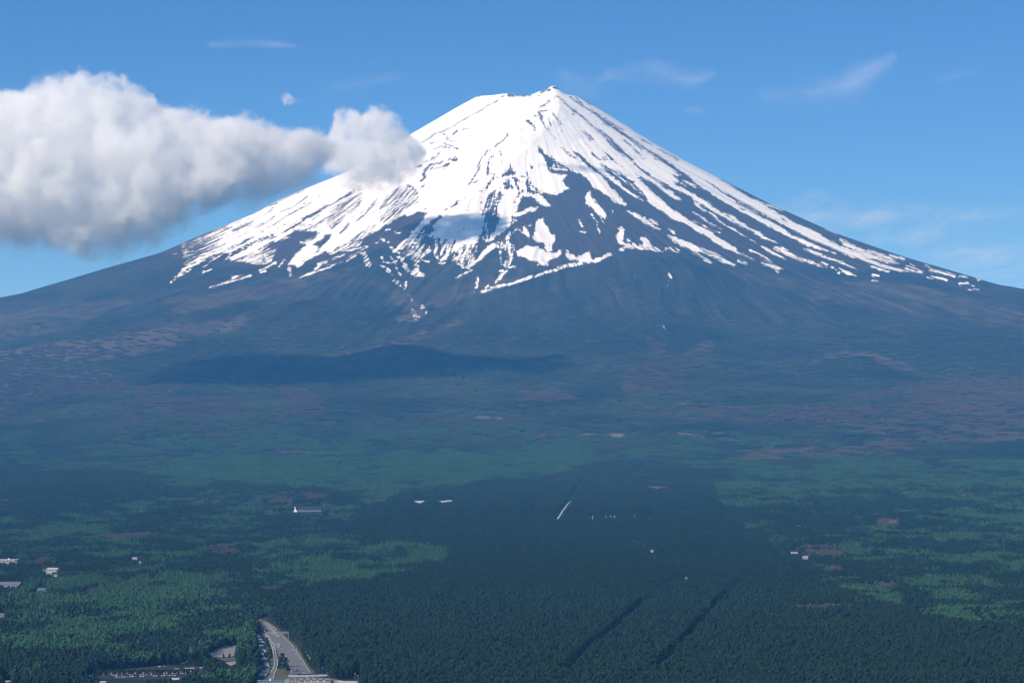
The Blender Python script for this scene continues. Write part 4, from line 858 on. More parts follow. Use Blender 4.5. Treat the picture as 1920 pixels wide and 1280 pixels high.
def line_strip(name, pts, w, lift, mat, parent=None, sub=5):
    P = [np.array(at(*p)[:2]) for p in pts]; Q = []
    for k in range(len(P) - 1):
        for j in range(sub): Q.append(P[k] + (P[k + 1] - P[k]) * j / sub)
    Q.append(P[-1]); V = []
    for i, p in enumerate(Q):
        d = Q[min(i + 1, len(Q) - 1)] - Q[max(i - 1, 0)]; d /= np.linalg.norm(d) + 1e-9; nn = np.array((-d[1], d[0])) * w / 2
        for s_ in (1, -1):
            q = p + s_ * nn; V.append((q[0], q[1], float(height(*q)) + lift))
    return mesh_obj(name, V, [(2 * i, 2 * i + 1, 2 * i + 3, 2 * i + 2) for i in range(len(Q) - 1)], mat, parent)
def ground_patch(name, pts, lift, mat, label=None, skirt=0.5, keep=True):
    P = [at(*p)[:2] for p in pts]; zs = [float(height(*p)) + lift for p in P]; k = len(P)
    c = np.mean(np.array(P), 0)
    V = [(x, y, z) for (x, y), z in zip(P, zs)] + [(x, y, z - skirt) for (x, y), z in zip(P, zs)] + [(c[0], c[1], float(height(*c)) + lift)]
    Fc = [(i, (i + 1) % k, 2 * k) for i in range(k)] + [(i, k + i, k + (i + 1) % k, (i + 1) % k) for i in range(k)]
    o = mesh_obj(name, V, Fc, mat); o['kind'] = 'structure'
    if label: o['label'] = label
    if keep: KEEP.append(pts)
    OPEN.append(P)
    return o
def grow(P, a):
    c = np.mean(np.array(P, float), 0); return [tuple(np.array(p) + (np.array(p) - c) / (np.linalg.norm(np.array(p) - c) + 1e-6) * a) for p in P]

# expressway corridor
corr = [K1(*p) for p in ((-60, 60), (0, 66), (110, 88), (220, 140), (330, 205), (430, 290), (530, 390), (640, 490), (760, 600), (830, 690), (880, 800), (950, 900), (1030, 1020), (1150, 1130), (1400, 1300), (1400, 1500), (-60, 1500),
                        (60, 1250), (200, 1180), (270, 1000), (250, 900), (220, 760), (190, 600), (150, 460), (110, 330), (110, 240), (70, 160), (-40, 110))]
OPEN.append([at(*p)[:2] for p in corr])
_cp = np.array(OPEN[-1]); _gx, _gy = np.meshgrid(np.arange(_cp[:, 0].min(), _cp[:, 0].max(), 4.0), np.arange(_cp[:, 1].min(), _cp[:, 1].max(), 8.0))
_in = in_poly(_cp, _gx + 2, _gy + 4); _vv = []; _ff = []
for a_, b_ in zip(_gx[_in], _gy[_in]):
    n_ = len(_vv); _vv += [(x_, y_, float(z_)) for x_, y_, z_ in zip((a_, a_ + 4, a_ + 4, a_), (b_, b_, b_ + 8, b_ + 8), height(np.array((a_, a_ + 4, a_ + 4, a_)), np.array((b_, b_, b_ + 8, b_ + 8))) + 0.10)]; _ff.append((n_, n_ + 1, n_ + 2, n_ + 3))
gv = mesh_obj("grass_verge", _vv, _ff, M['grass']); gv['kind'] = 'structure'; gv['label'] = 'dry grass verges beside the expressway'
RL = [(-60, 72), (0, 88), (60, 108), (100, 160), (125, 240), (140, 320), (185, 400), (262, 500), (345, 560), (385, 650), (420, 750), (500, 850), (590, 950), (625, 1060), (610, 1180), (600, 1420)]
RR = [(-60, 62), (0, 76), (100, 108), (200, 158), (300, 222), (400, 305), (490, 400), (590, 490), (672, 570), (735, 650), (790, 735), (850, 830), (915, 930), (985, 1040), (1090, 1180), (1240, 1420)]
road = strip('expressway', [K1(*p) for p in RL], [K1(*p) for p in RR], 0.28, M['asphalt']); road['kind'] = 'structure'; road['label'] = 'grey expressway that curves into the forest'
KEEP.append([K1(*p) for p in RL] + [K1(*p) for p in reversed(RR)])
for P, w in [([(-40, 72), (100, 128), (200, 205), (300, 290), (400, 390), (500, 520), (600, 670), (700, 810), (800, 960), (860, 1060), (940, 1180)], 0.5), ([(130, 185), (230, 262), (330, 350), (420, 470), (520, 605), (620, 745), (720, 885), (830, 1040)], 0.35),
             ([(150, 132), (250, 192), (350, 268), (440, 352), (540, 452), (650, 560), (730, 665), (790, 750), (880, 890), (1000, 1085)], 0.35), ([(190, 370), (260, 450), (350, 560), (380, 640)], 0.3)]:
    line_strip('edge_line', [K1(*p) for p in P], w, 0.30, M['marking'], road)
for a, b in [((300, 240), (345, 275)), ((370, 298), (400, 322)), ((505, 425), (540, 468)), ((560, 508), (622, 580)), ((660, 640), (690, 680)), ((720, 722), (750, 764)), ((780, 806), (812, 848)), ((850, 905), (885, 950)), ((225, 190), (262, 215)), ((300, 350), (330, 390)), ((365, 440), (392, 480)), ((450, 600), (480, 650)), ((530, 730), (565, 790))]:
    line_strip('lane_dash', [K1(*a), K1(*b)], 0.35, 0.302, M['marking'], road)
ramp = strip('slip_road', [K1(*p) for p in ((160, 370), (222, 480), (268, 570), (300, 660), (318, 760), (330, 860), (332, 950), (300, 1010), (262, 1080), (235, 1170), (215, 1300))],
             [K1(*p) for p in ((196, 380), (276, 480), (340, 570), (362, 660), (380, 760), (402, 860), (408, 950), (385, 1020), (360, 1080), (340, 1170), (335, 1300))], 0.34, M['asphalt']); ramp['kind'] = 'structure'; ramp['label'] = 'slip road that leaves the expressway on its left'
for P in ([(190, 370), (262, 480), (325, 570), (352, 660), (370, 760), (392, 860), (398, 950), (372, 1030), (345, 1100), (320, 1190)], [(170, 380), (232, 480), (278, 570), (308, 660), (325, 760), (336, 860), (340, 950), (312, 1010), (272, 1080)]):
    o = line_strip('kerb', [K1(*p) for p in P], 0.7, 0.47, M['kerb_stone'], ramp)
serv = strip('service_road', [K1(*p) for p in ((-20, 360), (40, 460), (52, 540), (55, 620), (80, 700), (110, 770), (135, 850), (150, 960), (90, 1060), (40, 1160))],
             [K1(*p) for p in ((30, 365), (110, 460), (165, 540), (160, 610), (140, 700), (150, 770), (215, 870), (258, 980), (235, 1080), (180, 1160))], 0.2, M['concrete']); serv['kind'] = 'structure'; serv['label'] = 'pale bus park beside the slip road'
KEEP.append([K1(*p) for p in ((-10, 360), (30, 362), (110, 460), (165, 540), (165, 610), (145, 690), (160, 770), (215, 850), (258, 980), (240, 1000), (190, 900), (140, 850), (110, 770), (55, 640), (50, 540), (40, 470))])
KEEP.append([K1(*p) for p in ((70, 980), (200, 975), (200, 1010), (120, 1060), (60, 1045))])
line_strip('kerb', [K1(*p) for p in ((115, 760), (160, 815), (205, 880), (235, 980))], 0.8, 0.36, M['kerb_stone'], serv); line_strip('kerb', [K1(*p) for p in ((0, 365), (60, 430), (110, 490), (160, 565))], 0.7, 0.36, M['kerb_stone'], serv)
pth = line_strip('footpath', [K1(*p) for p in ((905, 700), (945, 770), (1000, 840), (1060, 885))], 1.8, 0.35, M['pale_gravel']); pth['kind'] = 'structure'; pth['label'] = 'pale path on the bank right of the expressway'
KEEP.append([K1(*p) for p in ((900, 690), (960, 770), (1060, 870), (1050, 900), (930, 800), (890, 740))])
KEEP.append([K1(*p) for p in ((600, 440), (840, 640), (930, 880), (1010, 1010), (1150, 1100), (1330, 1230), (1300, 1290), (550, 1290), (600, 1120), (900, 1080))])
KEEP.append([K1(*p) for p in ((-10, 1185), (520, 1185), (560, 1290), (-10, 1290))])
yard = ground_patch('gravel_yard', [(391, 1226), (399, 1220), (410, 1215), (425.6, 1209.8), (444, 1208.2), (441, 1218), (439, 1229), (432, 1231), (404, 1232)], 0.25, M['gravel'], 'empty grey gravel yard in the trees left of the slip road')
yard2 = ground_patch('gravel_yard', [(423, 1241.5), (432, 1240), (442, 1239.5), (442, 1244), (433, 1247.5)], 0.25, M['concrete'], 'small pale paved corner below the gravel yard')
gp = ground_patch('grass_patch', [(404, 1233), (430, 1232), (440, 1231), (443, 1238.5), (425, 1239)], 0.2, M['grass'], 'yellowish grass below the gravel yard')
for P, m_, lb in (([(338, 1243), (345, 1240), (353, 1238), (353, 1241), (345, 1243.5)], 'pale_gravel', 'pale track that peeps out between pines left of the gravel yard'), ([(370, 1236), (374, 1234.5), (374, 1238), (371, 1238)], 'pale_gravel', 'small pale spot of ground beside the gravel yard')):
    ground_patch('clearing', P, 0.25, M[m_], lb)
PK = [(164, 1268), (172, 1262), (204, 1256), (300, 1247), (380, 1249), (382, 1256), (376, 1263), (345, 1267), (338, 1274), (200, 1272)]
park = ground_patch('car_park', PK, 0.2, M['shaded_asphalt'], 'long car park under the pines at the lower left', keep=False)  # asphalt colour darkened to stand for the shade under the pines
KEEP += [[(166, 1258), (380, 1249), (381, 1255), (200, 1263), (166, 1268)], [(170, 1262), (372, 1256), (372, 1262), (170, 1267.5)], [(203, 1265), (334, 1262), (334, 1268), (203, 1270.5)], [(316, 1270), (338, 1269), (338, 1275), (318, 1275)], [(296, 1246), (312, 1246), (312, 1252), (296, 1252)]]
ground_patch('clearing', [(318, 1270.5), (337, 1270), (335, 1273.5), (320, 1274)], 0.25, M['pale_gravel'], 'pale strip of paving just in front of the car park')
ground_patch('clearing', [(166, 1268), (168, 1265), (182, 1263), (187, 1264), (178, 1267)], 0.25, M['pale_gravel'], 'pale entrance at the left end of the car park')
for P, lb in (([(776, 938.4), (796, 938.4), (796, 940), (792, 940.6), (790, 942.6), (784, 942), (779, 940.6)], 'white open ground left of a similar strip, amid the central pine wood'),
              ([(821, 939), (833, 938.6), (838, 937.6), (848, 937.4), (848, 939), (838, 940.4), (830, 941.4), (824, 940.4)], 'white open ground right of a similar strip, amid the central pine wood')):
    ground_patch('white_clearing', P, 0.4, M['pale_gravel'], lb)
ground_patch('white_clearing', [(1219, 1031), (1224, 1030.4), (1226, 1034), (1221, 1036)], 0.4, M['pale_gravel'], 'small white clearing on the path in the right half of the pine wood')
ground_patch('white_clearing', [(1283, 1084), (1287, 1081.5), (1289, 1085), (1285, 1087)], 0.4, M['pale_gravel'], 'white spot at the upper end of the longest straight cut')
tr = line_strip('forest_track', [(1045.5, 972.5), (1050, 966), (1056, 956), (1061, 949), (1066, 943), (1069.5, 940)], 3.8, 0.4, M['pale_gravel']); tr['kind'] = 'structure'; tr['label'] = 'white forest track in the far straight cut'
KEEP.append([(1044, 974), (1043.5, 971), (1064, 940), (1071, 938), (1070, 942), (1058, 957), (1049, 972)])

# ---------------------------------------------------------------- vehicles
def car_parts(root, mat, long=4.4, wide=1.75):
    h = long / 2; w = wide / 2
    b = MB(); b.poly([(-w, -h + .1), (w, -h + .1), (w, h - .1), (-w, h - .1)], 0.32, 0.80); b.quadbox((-w + .03, -h, 0.40), (w - .03, h, 0.72)); b.build('body', mat, root)
    c = MB(); c.quadbox((-w + .06, -h * .72, 0.80), (w - .06, h * .40, 1.32), (0.14, 0.42)); c.build('window', M['glass'], root)
    r_ = MB(); r_.quadbox((-w + .22, -h * .50, 1.323), (w - .22, h * .18, 1.42), (0.05, 0.08)); r_.build('roof', mat, root)
    for sx in (-1, 1):
        for sy in (-1, 1):
            MB().cyl((sx * (w - .1), sy * h * .62, .32), .32, .2).build('wheel', M['tyre'], root)
def heading(p, q): a, b = at(*p), at(*q); return math.atan2(b[1] - a[1], b[0] - a[0]) - math.pi / 2
def place_car(px, py, mat, label, rz, lift=0.3, kind='car'):
    x, y, z = at(px, py); r_ = empty('car', (x, y, z + lift), rz); car_parts(r_, mat); return tag(r_, label, 'car')
hd = heading(K1(420, 560), K1(300, 400)); hd2 = heading(K1(300, 260), K1(200, 190)); hd3 = heading(K1(700, 900), K1(560, 700))
place_car(*K1(290, 236), M['white_paint'], 'white car on the far bend of the expressway', hd2)
place_car(*K1(195, 320), M['black_paint'], 'black car on the left lane at the bend, beside a white one', hd)
place_car(*K1(160, 332), M['white_paint'], 'white car beside the black one at the left edge of the bend', hd)
place_car(*K1(398, 318), M['black_paint'], 'black car at the right edge of the bend before the overhead sign', hd2)
place_car(*K1(472, 648), M['white_paint'], 'small white car just below the blue lorry', hd3)
place_car(*K1(490, 750), M['black_paint'], 'black car in front of the two median trees', hd3)
place_car(*K1(650, 985), M['black_paint'], 'black car right beside the median trees', hd3)
place_car(*K1(640, 1038), M['blue_paint'], 'dark blue car at the foot of the median trees', hd3)
place_car(*K1(757, 1052), M['black_paint'], 'black car closest to the toll gate roof', hd3)
place_car(*K1(325, 628), M['white_paint'], 'upper white car on the slip road', heading(K1(330, 700), K1(300, 600)), 0.36)
place_car(*K1(333, 668), M['white_paint'], 'lower white car on the slip road', heading(K1(330, 700), K1(300, 600)), 0.36)
x, y, z = at(*K1(415, 622)); lo = empty('lorry', (x, y, z + .3), hd3 + math.pi)
MB().quadbox((-1.25, -4.0, 1.0), (1.25, 2.2, 3.5)).build('cargo_box', M['blue_paint'], lo); MB().quadbox((-1.3, -4.1, 3.502), (1.3, 2.3, 3.75)).build('roof', M['white_paint'], lo)
MB().quadbox((-1.15, 2.35, 0.5), (1.15, 4.2, 2.7), (0.05, 0.2)).build('cab', M['white_paint'], lo); MB().quadbox((-1.05, 4.05, 1.5), (1.05, 4.22, 2.4)).build('windscreen', M['glass'], lo); MB().quadbox((-0.9, -4.0, 0.6), (0.9, 4.0, 0.99)).build('chassis', M['tyre'], lo)
for sx in (-1, 1):
    for yy in (-2.6, -1.6, 3.2): MB().cyl((sx * 1.05, yy, .48), .48, .3).build('wheel', M['tyre'], lo)
tag(lo, 'dark blue lorry with white roof on the middle of the expressway', 'lorry')
def bus(px, py, rz, mat, label, L=10.5):
    x, y, z = at(px, py); r_ = empty('bus', (x, y, z + .22), rz)
    MB().quadbox((-1.22, -L / 2, .35), (1.22, L / 2, 1.5)).quadbox((-1.22, -L / 2, 2.55), (1.22, L / 2, 3.05), (.08, .1)).build('body', mat, r_)
    MB().quadbox((-1.18, -L / 2 + .05, 1.502), (1.18, L / 2 - .05, 2.548)).build('window', M['glass'], r_)
    for sx in (-1, 1):
        for sy in (-1, 1): MB().cyl((sx * 1.05, sy * L * .3, .45), .45, .3).build('wheel', M['tyre'], r_)
    return tag(r_, label, 'bus', 'buses parked beside the slip road')
bus(*K1(85, 578), math.pi / 2, M['white_paint'], 'white bus at the far end of the bus park'); bus(*K1(95, 632), math.pi / 2, M['silver'], 'silver bus parked second in the bus park'); bus(*K1(118, 712), 1.45, M['white_paint'], 'white bus at the narrow middle of the bus park', 8)
bus(*K1(150, 880), math.pi / 2, M['silver'], 'silver bus just below the curved kerb of the bus park', 8); bus(*K1(140, 1000), 1.5, M['white_paint'], 'long white bus parked near the pines by the office roof', 11); bus(*K1(112, 1045), 1.5, M['silver'], 'silver bus nearest the blue roofed office', 10)
# rows of cars under the pines
def low_car(mat_name):
    m = MB(); m.quadbox((-.88, -2.2, .3), (.88, 2.2, .82), (.04, .06)); m.quadbox((-.80, -1.55, .822), (.80, 1.05, 1.42), (.15, .45))
    me = bpy.data.meshes.new('small_car'); me.from_pydata(m.V, [], m.F); me.materials.append(M[mat_name]); me.materials.append(M['glass'])
    for i, p in enumerate(me.polygons): p.material_index = 1 if i in (8, 9, 10, 11) else 0
    me.update(); return me
LOWC = {k: low_car(k) for k in ('white_paint', 'silver', 'black_paint', 'blue_paint', 'red_paint')}
CN = dict(white_paint='white', silver='silver', black_paint='black', blue_paint='dark blue', red_paint='red')
rc = random.Random(5)
for (x0, y0, x1, y1), rn, rw in (((172, 1264.2, 372, 1259.2), 'back', 1), ((176, 1266.6, 366, 1262.2), 'middle', 2), ((206, 1269.6, 332, 1266.4), 'front', 3), ((318, 1255.0, 380, 1252.2), 'farthest', 4), ((297, 1250.2, 311, 1249.2), 'short far', 5)):
    a, b = np.array(at(x0, y0)[:2]), np.array(at(x1, y1)[:2]); D = np.linalg.norm(b - a); n = int(D / 2.75); d = (b - a) / D
    for i in range(n):
        if rc.random() < (0.10 if rw < 4 else 0.35): continue
        cn = rc.choices(list(LOWC), (50, 26, 14, 6, 4))[0]; p = a + d * (i + .5) * 2.75
        o = bpy.data.objects.new('parked_car', LOWC[cn]); col.objects.link(o); o.location = (p[0], p[1], float(height(*p)) + .22); o.rotation_euler = (0, 0, math.atan2(d[1], d[0]) + rc.uniform(-.04, .04))
        tag(o, '%s car in the %s row of the car park under the pines' % (CN[cn], rn), 'car', '%s cars in the %s row of the car park' % (CN[cn], rn))

# ---------------------------------------------------------------- signs, gate, lamps
def facing(px, py, lift=0.0): x, y, z = at(px, py, lift); return x, y, z
sc1 = lambda y: y / F_PX
x, y, z = facing(*K1(560, 470)); g = empty('overhead_sign', (x, y, z)); u = sc1(y)
for k, (a, b) in enumerate(((-14.0, -6.9), (-6.4, 2.2))):
    MB().quadbox((a * u, -.2, 7.0), (b * u, .15, 9.6)).build('sign_panel', M['sign_back'], g)
MB().quadbox((-38 * u, .2, 8.0), (4 * u, .45, 8.35)).build('beam', M['steel'], g); MB().quadbox((2.8 * u, .16, 0), (3.6 * u, .5, 9.8)).build('post', M['steel'], g); MB().quadbox((-38.6 * u, .16, 0), (-38 * u, .5, 8.6)).build('post', M['steel'], g)
tag(g, 'overhead road sign with two grey blue panels above the expressway bend', 'road sign')
KEEP.append([K1(*p) for p in ((405, 325), (600, 325), (610, 480), (560, 480), (405, 385))])
x, y, z = facing(*K1(753, 705)); g = empty('lamp_sign', (x, y, z)); u = sc1(y)
MB().quadbox((-.12, -.12, 0), (.12, .12, 5.2)).build('post', M['steel'], g); MB().quadbox((-4.4 * u, -.1, 4.0), (-1.6 * u, .1, 5.5)).build('sign_panel', M['dark_board'], g); MB().quadbox((1.5 * u, -.1, 4.2), (4.6 * u, .1, 5.6)).build('sign_panel', M['dark_board'], g); MB().quadbox((-1.6 * u, -.06, 4.7), (1.5 * u, .06, 4.95)).build('arm', M['steel'], g)
tag(g, 'post with two dark panels on the right edge of the expressway', 'road sign')
x, y, z = facing(*K1(180, 118)); g = empty('notice_board', (x, y, z)); u = sc1(y)
MB().quadbox((-2.5 * u, -.1, 3.2), (2.3 * u, .1, 4.9)).build('sign_panel', M['dark_board'], g)
for q in (-1.6, 1.4): MB().quadbox((q * u - .08, .11, 0), (q * u + .08, .25, 4.8)).build('post', M['steel'], g)
tag(g, 'dark board on two posts where the expressway enters the forest', 'road sign'); KEEP.append([K1(*p) for p in ((150, 40), (210, 40), (210, 110), (150, 100))])
def gate(x0, x1, yp, hgt, depth, nl, label, boards):
    xa, ya, za = at(x0, yp, hgt); xb, yb, zb = at(x1, yp, hgt); g = empty('toll_gate', ((xa + xb) / 2, (ya + yb) / 2, (za + zb) / 2), math.atan2(yb - ya, xb - xa)); Lg = math.hypot(xb - xa, yb - ya)
    MB().quadbox((-Lg / 2, -depth / 2, hgt), (Lg / 2, depth / 2, hgt + .55)).build('roof', M['white_roof'], g)
    MB().quadbox((-Lg / 2 - .12, -depth / 2 - .12, hgt - .25), (Lg / 2 + .12, -depth / 2 - .002, hgt + .62)).build('fascia', M['white_roof'], g)
    n = nl + 1
    for i in range(n):
        cx = -Lg * .42 + Lg * .84 * i / (n - 1)
        i_ = MB().poly([(cx - .8, -9), (cx, -10.5), (cx + .8, -9), (cx + .8, 9), (cx, 10.5), (cx - .8, 9)], 0.0, .45).build('island', M['kerb_stone'], g)
        MB().quadbox((cx - .75, -9.4, .452), (cx + .75, -8.2, 1.1)).build('bumper', M['yellow_paint'], g)
        b = MB().quadbox((cx - .85, -1.6, .46), (cx + .85, 1.6, 1.35)).build('booth', M['wall_cream'], g)
        MB().quadbox((cx - .83, -1.58, 1.352), (cx + .83, 1.58, 2.7)).build('booth_window', M['glass'], b); MB().quadbox((cx - 1.0, -1.8, 2.702), (cx + 1.0, 1.8, 2.95)).build('booth_roof', M['dark_board'], b)
        for sy in (-1, 1): MB().quadbox((cx - .2, sy * depth * .36 - .2, .46), (cx + .2, sy * depth * .36 + .2, hgt - .002)).build('column', M['steel'], g)
    for a, b in boards: MB().quadbox((a * Lg, depth / 2 - .8, hgt + .552), (b * Lg, depth / 2 - .55, hgt + 1.9)).build('lane_board', M['dark_board'], g)
    for i in range(nl):
        cx = -Lg * .42 + Lg * .84 * (i + .5) / nl; MB().quadbox((cx - 1.1, depth / 2 - .5, hgt + .56), (cx + 1.1, depth / 2 - .3, hgt + 1.25)).build('lane_sign', M['sign_back'], g)
    return tag(g, label, 'toll gate'), Lg
tg, Lg = gate(541, 612.8, 1266.2, 5.6, 8.0, 5, 'long white toll gate roof across the lower end of the expressway', ((-.26, -.13), (-.12, 0.0), (.02, .13), (.14, .25)))
tg2, _ = gate(634, 671, 1277.6, 5.0, 7.0, 3, 'smaller white toll gate roof at the bottom edge right of the main gate', ((-.3, -.02), (.02, .42)))
for i, (fx, fy, mt, lb) in enumerate(((-.34, -6.5, 'white_paint', 'white car in the leftmost lane of the toll gate'), (-.17, -7.5, 'red_paint', 'red car in the second lane of the toll gate'), (0.0, -6, 'silver', 'silver car in the middle lane of the toll gate'), (.17, -8, 'white_paint', 'white car in the fourth lane of the toll gate'))):
    rz = tg.rotation_euler[2]; cx, cyy = fx * Lg, fy; wx = tg.location[0] + cx * math.cos(rz) - cyy * math.sin(rz); wy = tg.location[1] + cx * math.sin(rz) + cyy * math.cos(rz)
    r_ = empty('car', (wx, wy, float(height(wx, wy)) + .3), rz); car_parts(r_, M[mt]); tag(r_, lb, 'car')
ground_patch('toll_plaza', [(536, 1272), (618, 1271), (680, 1283), (700, 1296), (520, 1296)], 0.22, M['concrete'], 'pale paved toll plaza', keep=False)
def lamp(px, py, top, label):
    x, y, z = at(px, py); h_ = (py - top) * y / F_PX; g = empty('street_lamp', (x, y, z)); MB().cyl((0, 0, h_ / 2), .10, h_, 'z', 8).build('post', M['steel'], g)
    MB().quadbox((-.12, -1.3, h_ - .05), (.12, 0.0, h_ + .1)).build('arm', M['steel'], g); MB().quadbox((-.45, -1.9, h_ - .1), (.45, -.9, h_ + .25), (.1, .1)).build('lamp_head', M['lamp_white'], g); return tag(g, label, 'street lamp')
lamp(605.8, 1270, 1251.5, 'street lamp with white head behind the right end of the toll gate'); lamp(665.8, 1279, 1262, 'taller street lamp left of its pair by the small toll gate'); lamp(671.2, 1282, 1266, 'lower street lamp right of its pair by the small toll gate'); lamp(546.5, 1272, 1256.5, 'street lamp at the left end of the toll gate')
KEEP.append([(603, 1248), (609, 1248), (609, 1268), (603, 1268)]); KEEP.append([(663, 1259), (674, 1259), (674, 1282), (630, 1282), (630, 1272), (663, 1272)])

def house(name, px, py, w, d, h_, roof, rmat, wmat, label, cat='building', rise=2.2, nwin=4, rz=0.0, top=True, extra=None):
    """px, py: the middle of the roof's near edge in the photograph"""
    x, y, z = at(px, py, h_); u = y / F_PX; w = w * u
    g = empty(name, (x, y + d / 2, float(height(x, y + d / 2)) - .1), rz)
    wl = MB().quadbox((-w / 2, -d / 2, -1.0), (w / 2, d / 2, h_)).build('wall', M[wmat], g)
    if roof == 'gable': MB().prism((-w / 2 - .5, -d / 2 - .6, h_ + .003), (w / 2 + .5, d / 2 + .6, h_ + rise), 0).build('roof', M[rmat], g)
    elif roof == 'hip': MB().prism((-w / 2 - .5, -d / 2 - .6, h_ + .003), (w / 2 + .5, d / 2 + .6, h_ + rise), 0, over=d * .4).build('roof', M[rmat], g)
    else: MB().quadbox((-w / 2 - .4, -d / 2 - .4, h_ + .003), (w / 2 + .4, d / 2 + .4, h_ + .6)).build('roof', M[rmat], g)
    for i in range(nwin):
        cx = -w / 2 + w * (i + .5) / nwin; ww = min(1.6, w / nwin * .55)
        MB().quadbox((cx - ww / 2, -d / 2 - .05, h_ * .45), (cx + ww / 2, -d / 2 + .05, h_ * .8)).build('window', M['glass'], g)
    if extra: extra(g, w, d, h_)
    KEEP.append([(px - w / u / 2 - 1, py - 4), (px + w / u / 2 + 1, py - 4), (px + w / u / 2 + 1, py + 2.0), (px - w / u / 2 - 1, py + 2.0)])
    OPEN.append([(x - w / 2 - 4, y - 5), (x + w / 2 + 4, y - 5), (x + w / 2 + 4, y + d + 5), (x - w / 2 - 4, y + d + 5)])
    return tag(g, label, cat)
house('toll_office', 506.5, 1276.6, 49, 9, 4.2, 'flat', 'blue_roof', 'wall_grey', 'long low office with blue grey roof left of the toll gate', nwin=8,
      extra=lambda g, w, d, h: MB().quadbox((-.8, -d / 2 + .5, h + .61), (.8, -d / 2 + 2.5, h + 2.6)).build('stair_hut', M['white_paint'], g))
house('warehouse', 10, 1050, 42, 30, 6.5, 'flat', 'white_roof', 'wall_grey', 'white flat roofed hall at the left edge, upper of the buildings there', nwin=6, extra=lambda g, w, d, h: MB().quadbox((1.5, -2, h + .61), (4.2, 2, h + 3)).build('roof_hut', M['white_paint'], g))
house('greenhouse', 97.5, 1067.5, 20, 22, 4.0, 'gable', 'white_roof', 'wall_cream', 'white ribbed greenhouse roof among trees at the left', rise=2.6, nwin=5,
      extra=lambda g, w, d, h: [MB().quadbox((-w / 2 + w * (i + .5) / 7 - .15, -d / 2 - .7, h + .2), (-w / 2 + w * (i + .5) / 7 + .15, -d / 2 - .55, h + .5)).build('rib', M['steel'], g) for i in range(7)])
house('shed', 92, 1073.6, 10, 8, 3.0, 'gable', 'white_roof', 'wall_cream', 'low white shed just below the greenhouse', 'shed', rise=1.2, nwin=2); house('shed', 104, 1077.4, 6, 7, 2.8, 'flat', 'white_roof', 'wall_cream', 'small white shed below and right of the greenhouse', 'shed', nwin=1)
house('shed', 83, 1068, 8, 6, 2.6, 'flat', 'silver', 'wall_cream', 'grey flat shed touching the left side of the greenhouse', 'shed', nwin=1)
house('gymnasium', 12, 1097, 46, 34, 8.0, 'gable', 'grey_roof', 'wall_grey', 'large hall with lilac grey gable roof at the left edge', rise=4.5, nwin=6)
house('farmhouse', 77, 1105, 15, 12, 4.2, 'gable', 'blue_roof', 'wall_grey', 'house with dull blue roof right of the large grey hall', 'house', rise=2.4, nwin=3)
house('house', -3, 1153, 20, 12, 5.0, 'gable', 'grey_roof', 'wall_grey', 'grey roofed house cut by the left edge above a pale strip', 'house', rise=2.6, nwin=3)
ground_patch('clearing', [(-20, 1162.6), (12, 1162.2), (14, 1164.2), (-20, 1164.8)], 0.25, M['pale_gravel'], 'pale yellowish strip of ground at the left edge')
house('house', 252, 1046, 9, 8, 3.4, 'gable', 'white_roof', 'wall_cream', 'white roofed house alone in the left half of the woods', 'house', rise=1.5, nwin=2); house('shed', 262, 1053, 2.6, 5, 2.5, 'gable', 'white_roof', 'wall_cream', 'tiny white shed just right of the lone white house', 'shed', rise=1.0, nwin=1)
house('house', 192, 1278.5, 10, 8, 3.5, 'flat', 'white_roof', 'wall_cream', 'white roof at the bottom edge below the car park', 'house', nwin=3); house('house', 13, 1277.5, 10, 8, 3.5, 'flat', 'white_roof', 'wall_cream', 'white roof in the bottom left corner', 'house', nwin=3)
def tower(g, w, d, h):
    x0 = -w / 2
    MB().quadbox((x0 - 5.5, -d / 2 - 3, -1), (x0 - 3.2, -d / 2 + 4, h + 8.0)).build('tower', M['white_paint'], g)
    MB().prism((x0 - 8.5, -d / 2 - 7.5, -1.0), (x0 + 2.0, -d / 2 - 3.01, h + 2.0), 0, over=3.6).build('gable', M['white_paint'], g)
    MB().quadbox((x0 - 46, -d / 2 + 2, -1), (x0 - 9, -d / 2 + 10, h - 2.5)).build('wing', M['dark_roof'], g)
house('shrine_hall', 579.5, 955.5, 46, 16, 5.0, 'gable', 'dark_roof', 'sign_back', 'long dark roofed hall with white tower at its left end, far left of centre', rise=8, nwin=8, extra=tower)
KEEP.append([(550, 947), (604, 947), (604, 962), (562, 962), (561, 962), (551, 962), (550, 960), (523, 960), (523, 957), (550, 957)])
for i, (px, py, c, lb) in enumerate(((1111, 968.5, 'white_roof', 'white cabin at the left end of the row along the far wood edge'), (1111.5, 971.5, 'silver', 'grey cabin just below the leftmost white cabin'), (1136, 967.6, 'silver', 'grey cabin between two white cabins at the far wood edge'), (1145, 967.6, 'white_roof', 'brightest white cabin in the left half of the far row'),
                                     (1152.5, 967.6, 'white_roof', 'small white cabin just right of the brightest one'), (1190, 966.6, 'silver', 'grey cabin standing a little above the far row'), (1197.5, 970, 'white_roof', 'pale cabin in the right half of the far row'), (1218, 971, 'white_roof', 'white cabin at the right end of the far row'), (1457, 836, 'white_roof', 'white cabin far off on the right, below the foot of the slope'))):
    house('cabin', px, py, 1.1, 4.5, 2.4, 'gable', c, 'wall_cream', lb, 'cabin', rise=1.4, nwin=1)
house('lodge', 1510.5, 1044, 9, 8, 3.6, 'gable', 'white_roof', 'wall_cream', 'white roofed lodge below the large leafless copse at the right', 'house', rise=1.6, nwin=3); house('lodge', 1489.5, 1034.6, 12, 7, 3.0, 'flat', 'white_roof', 'wall_cream', 'thin white roof left of the large leafless copse', 'house', nwin=3)

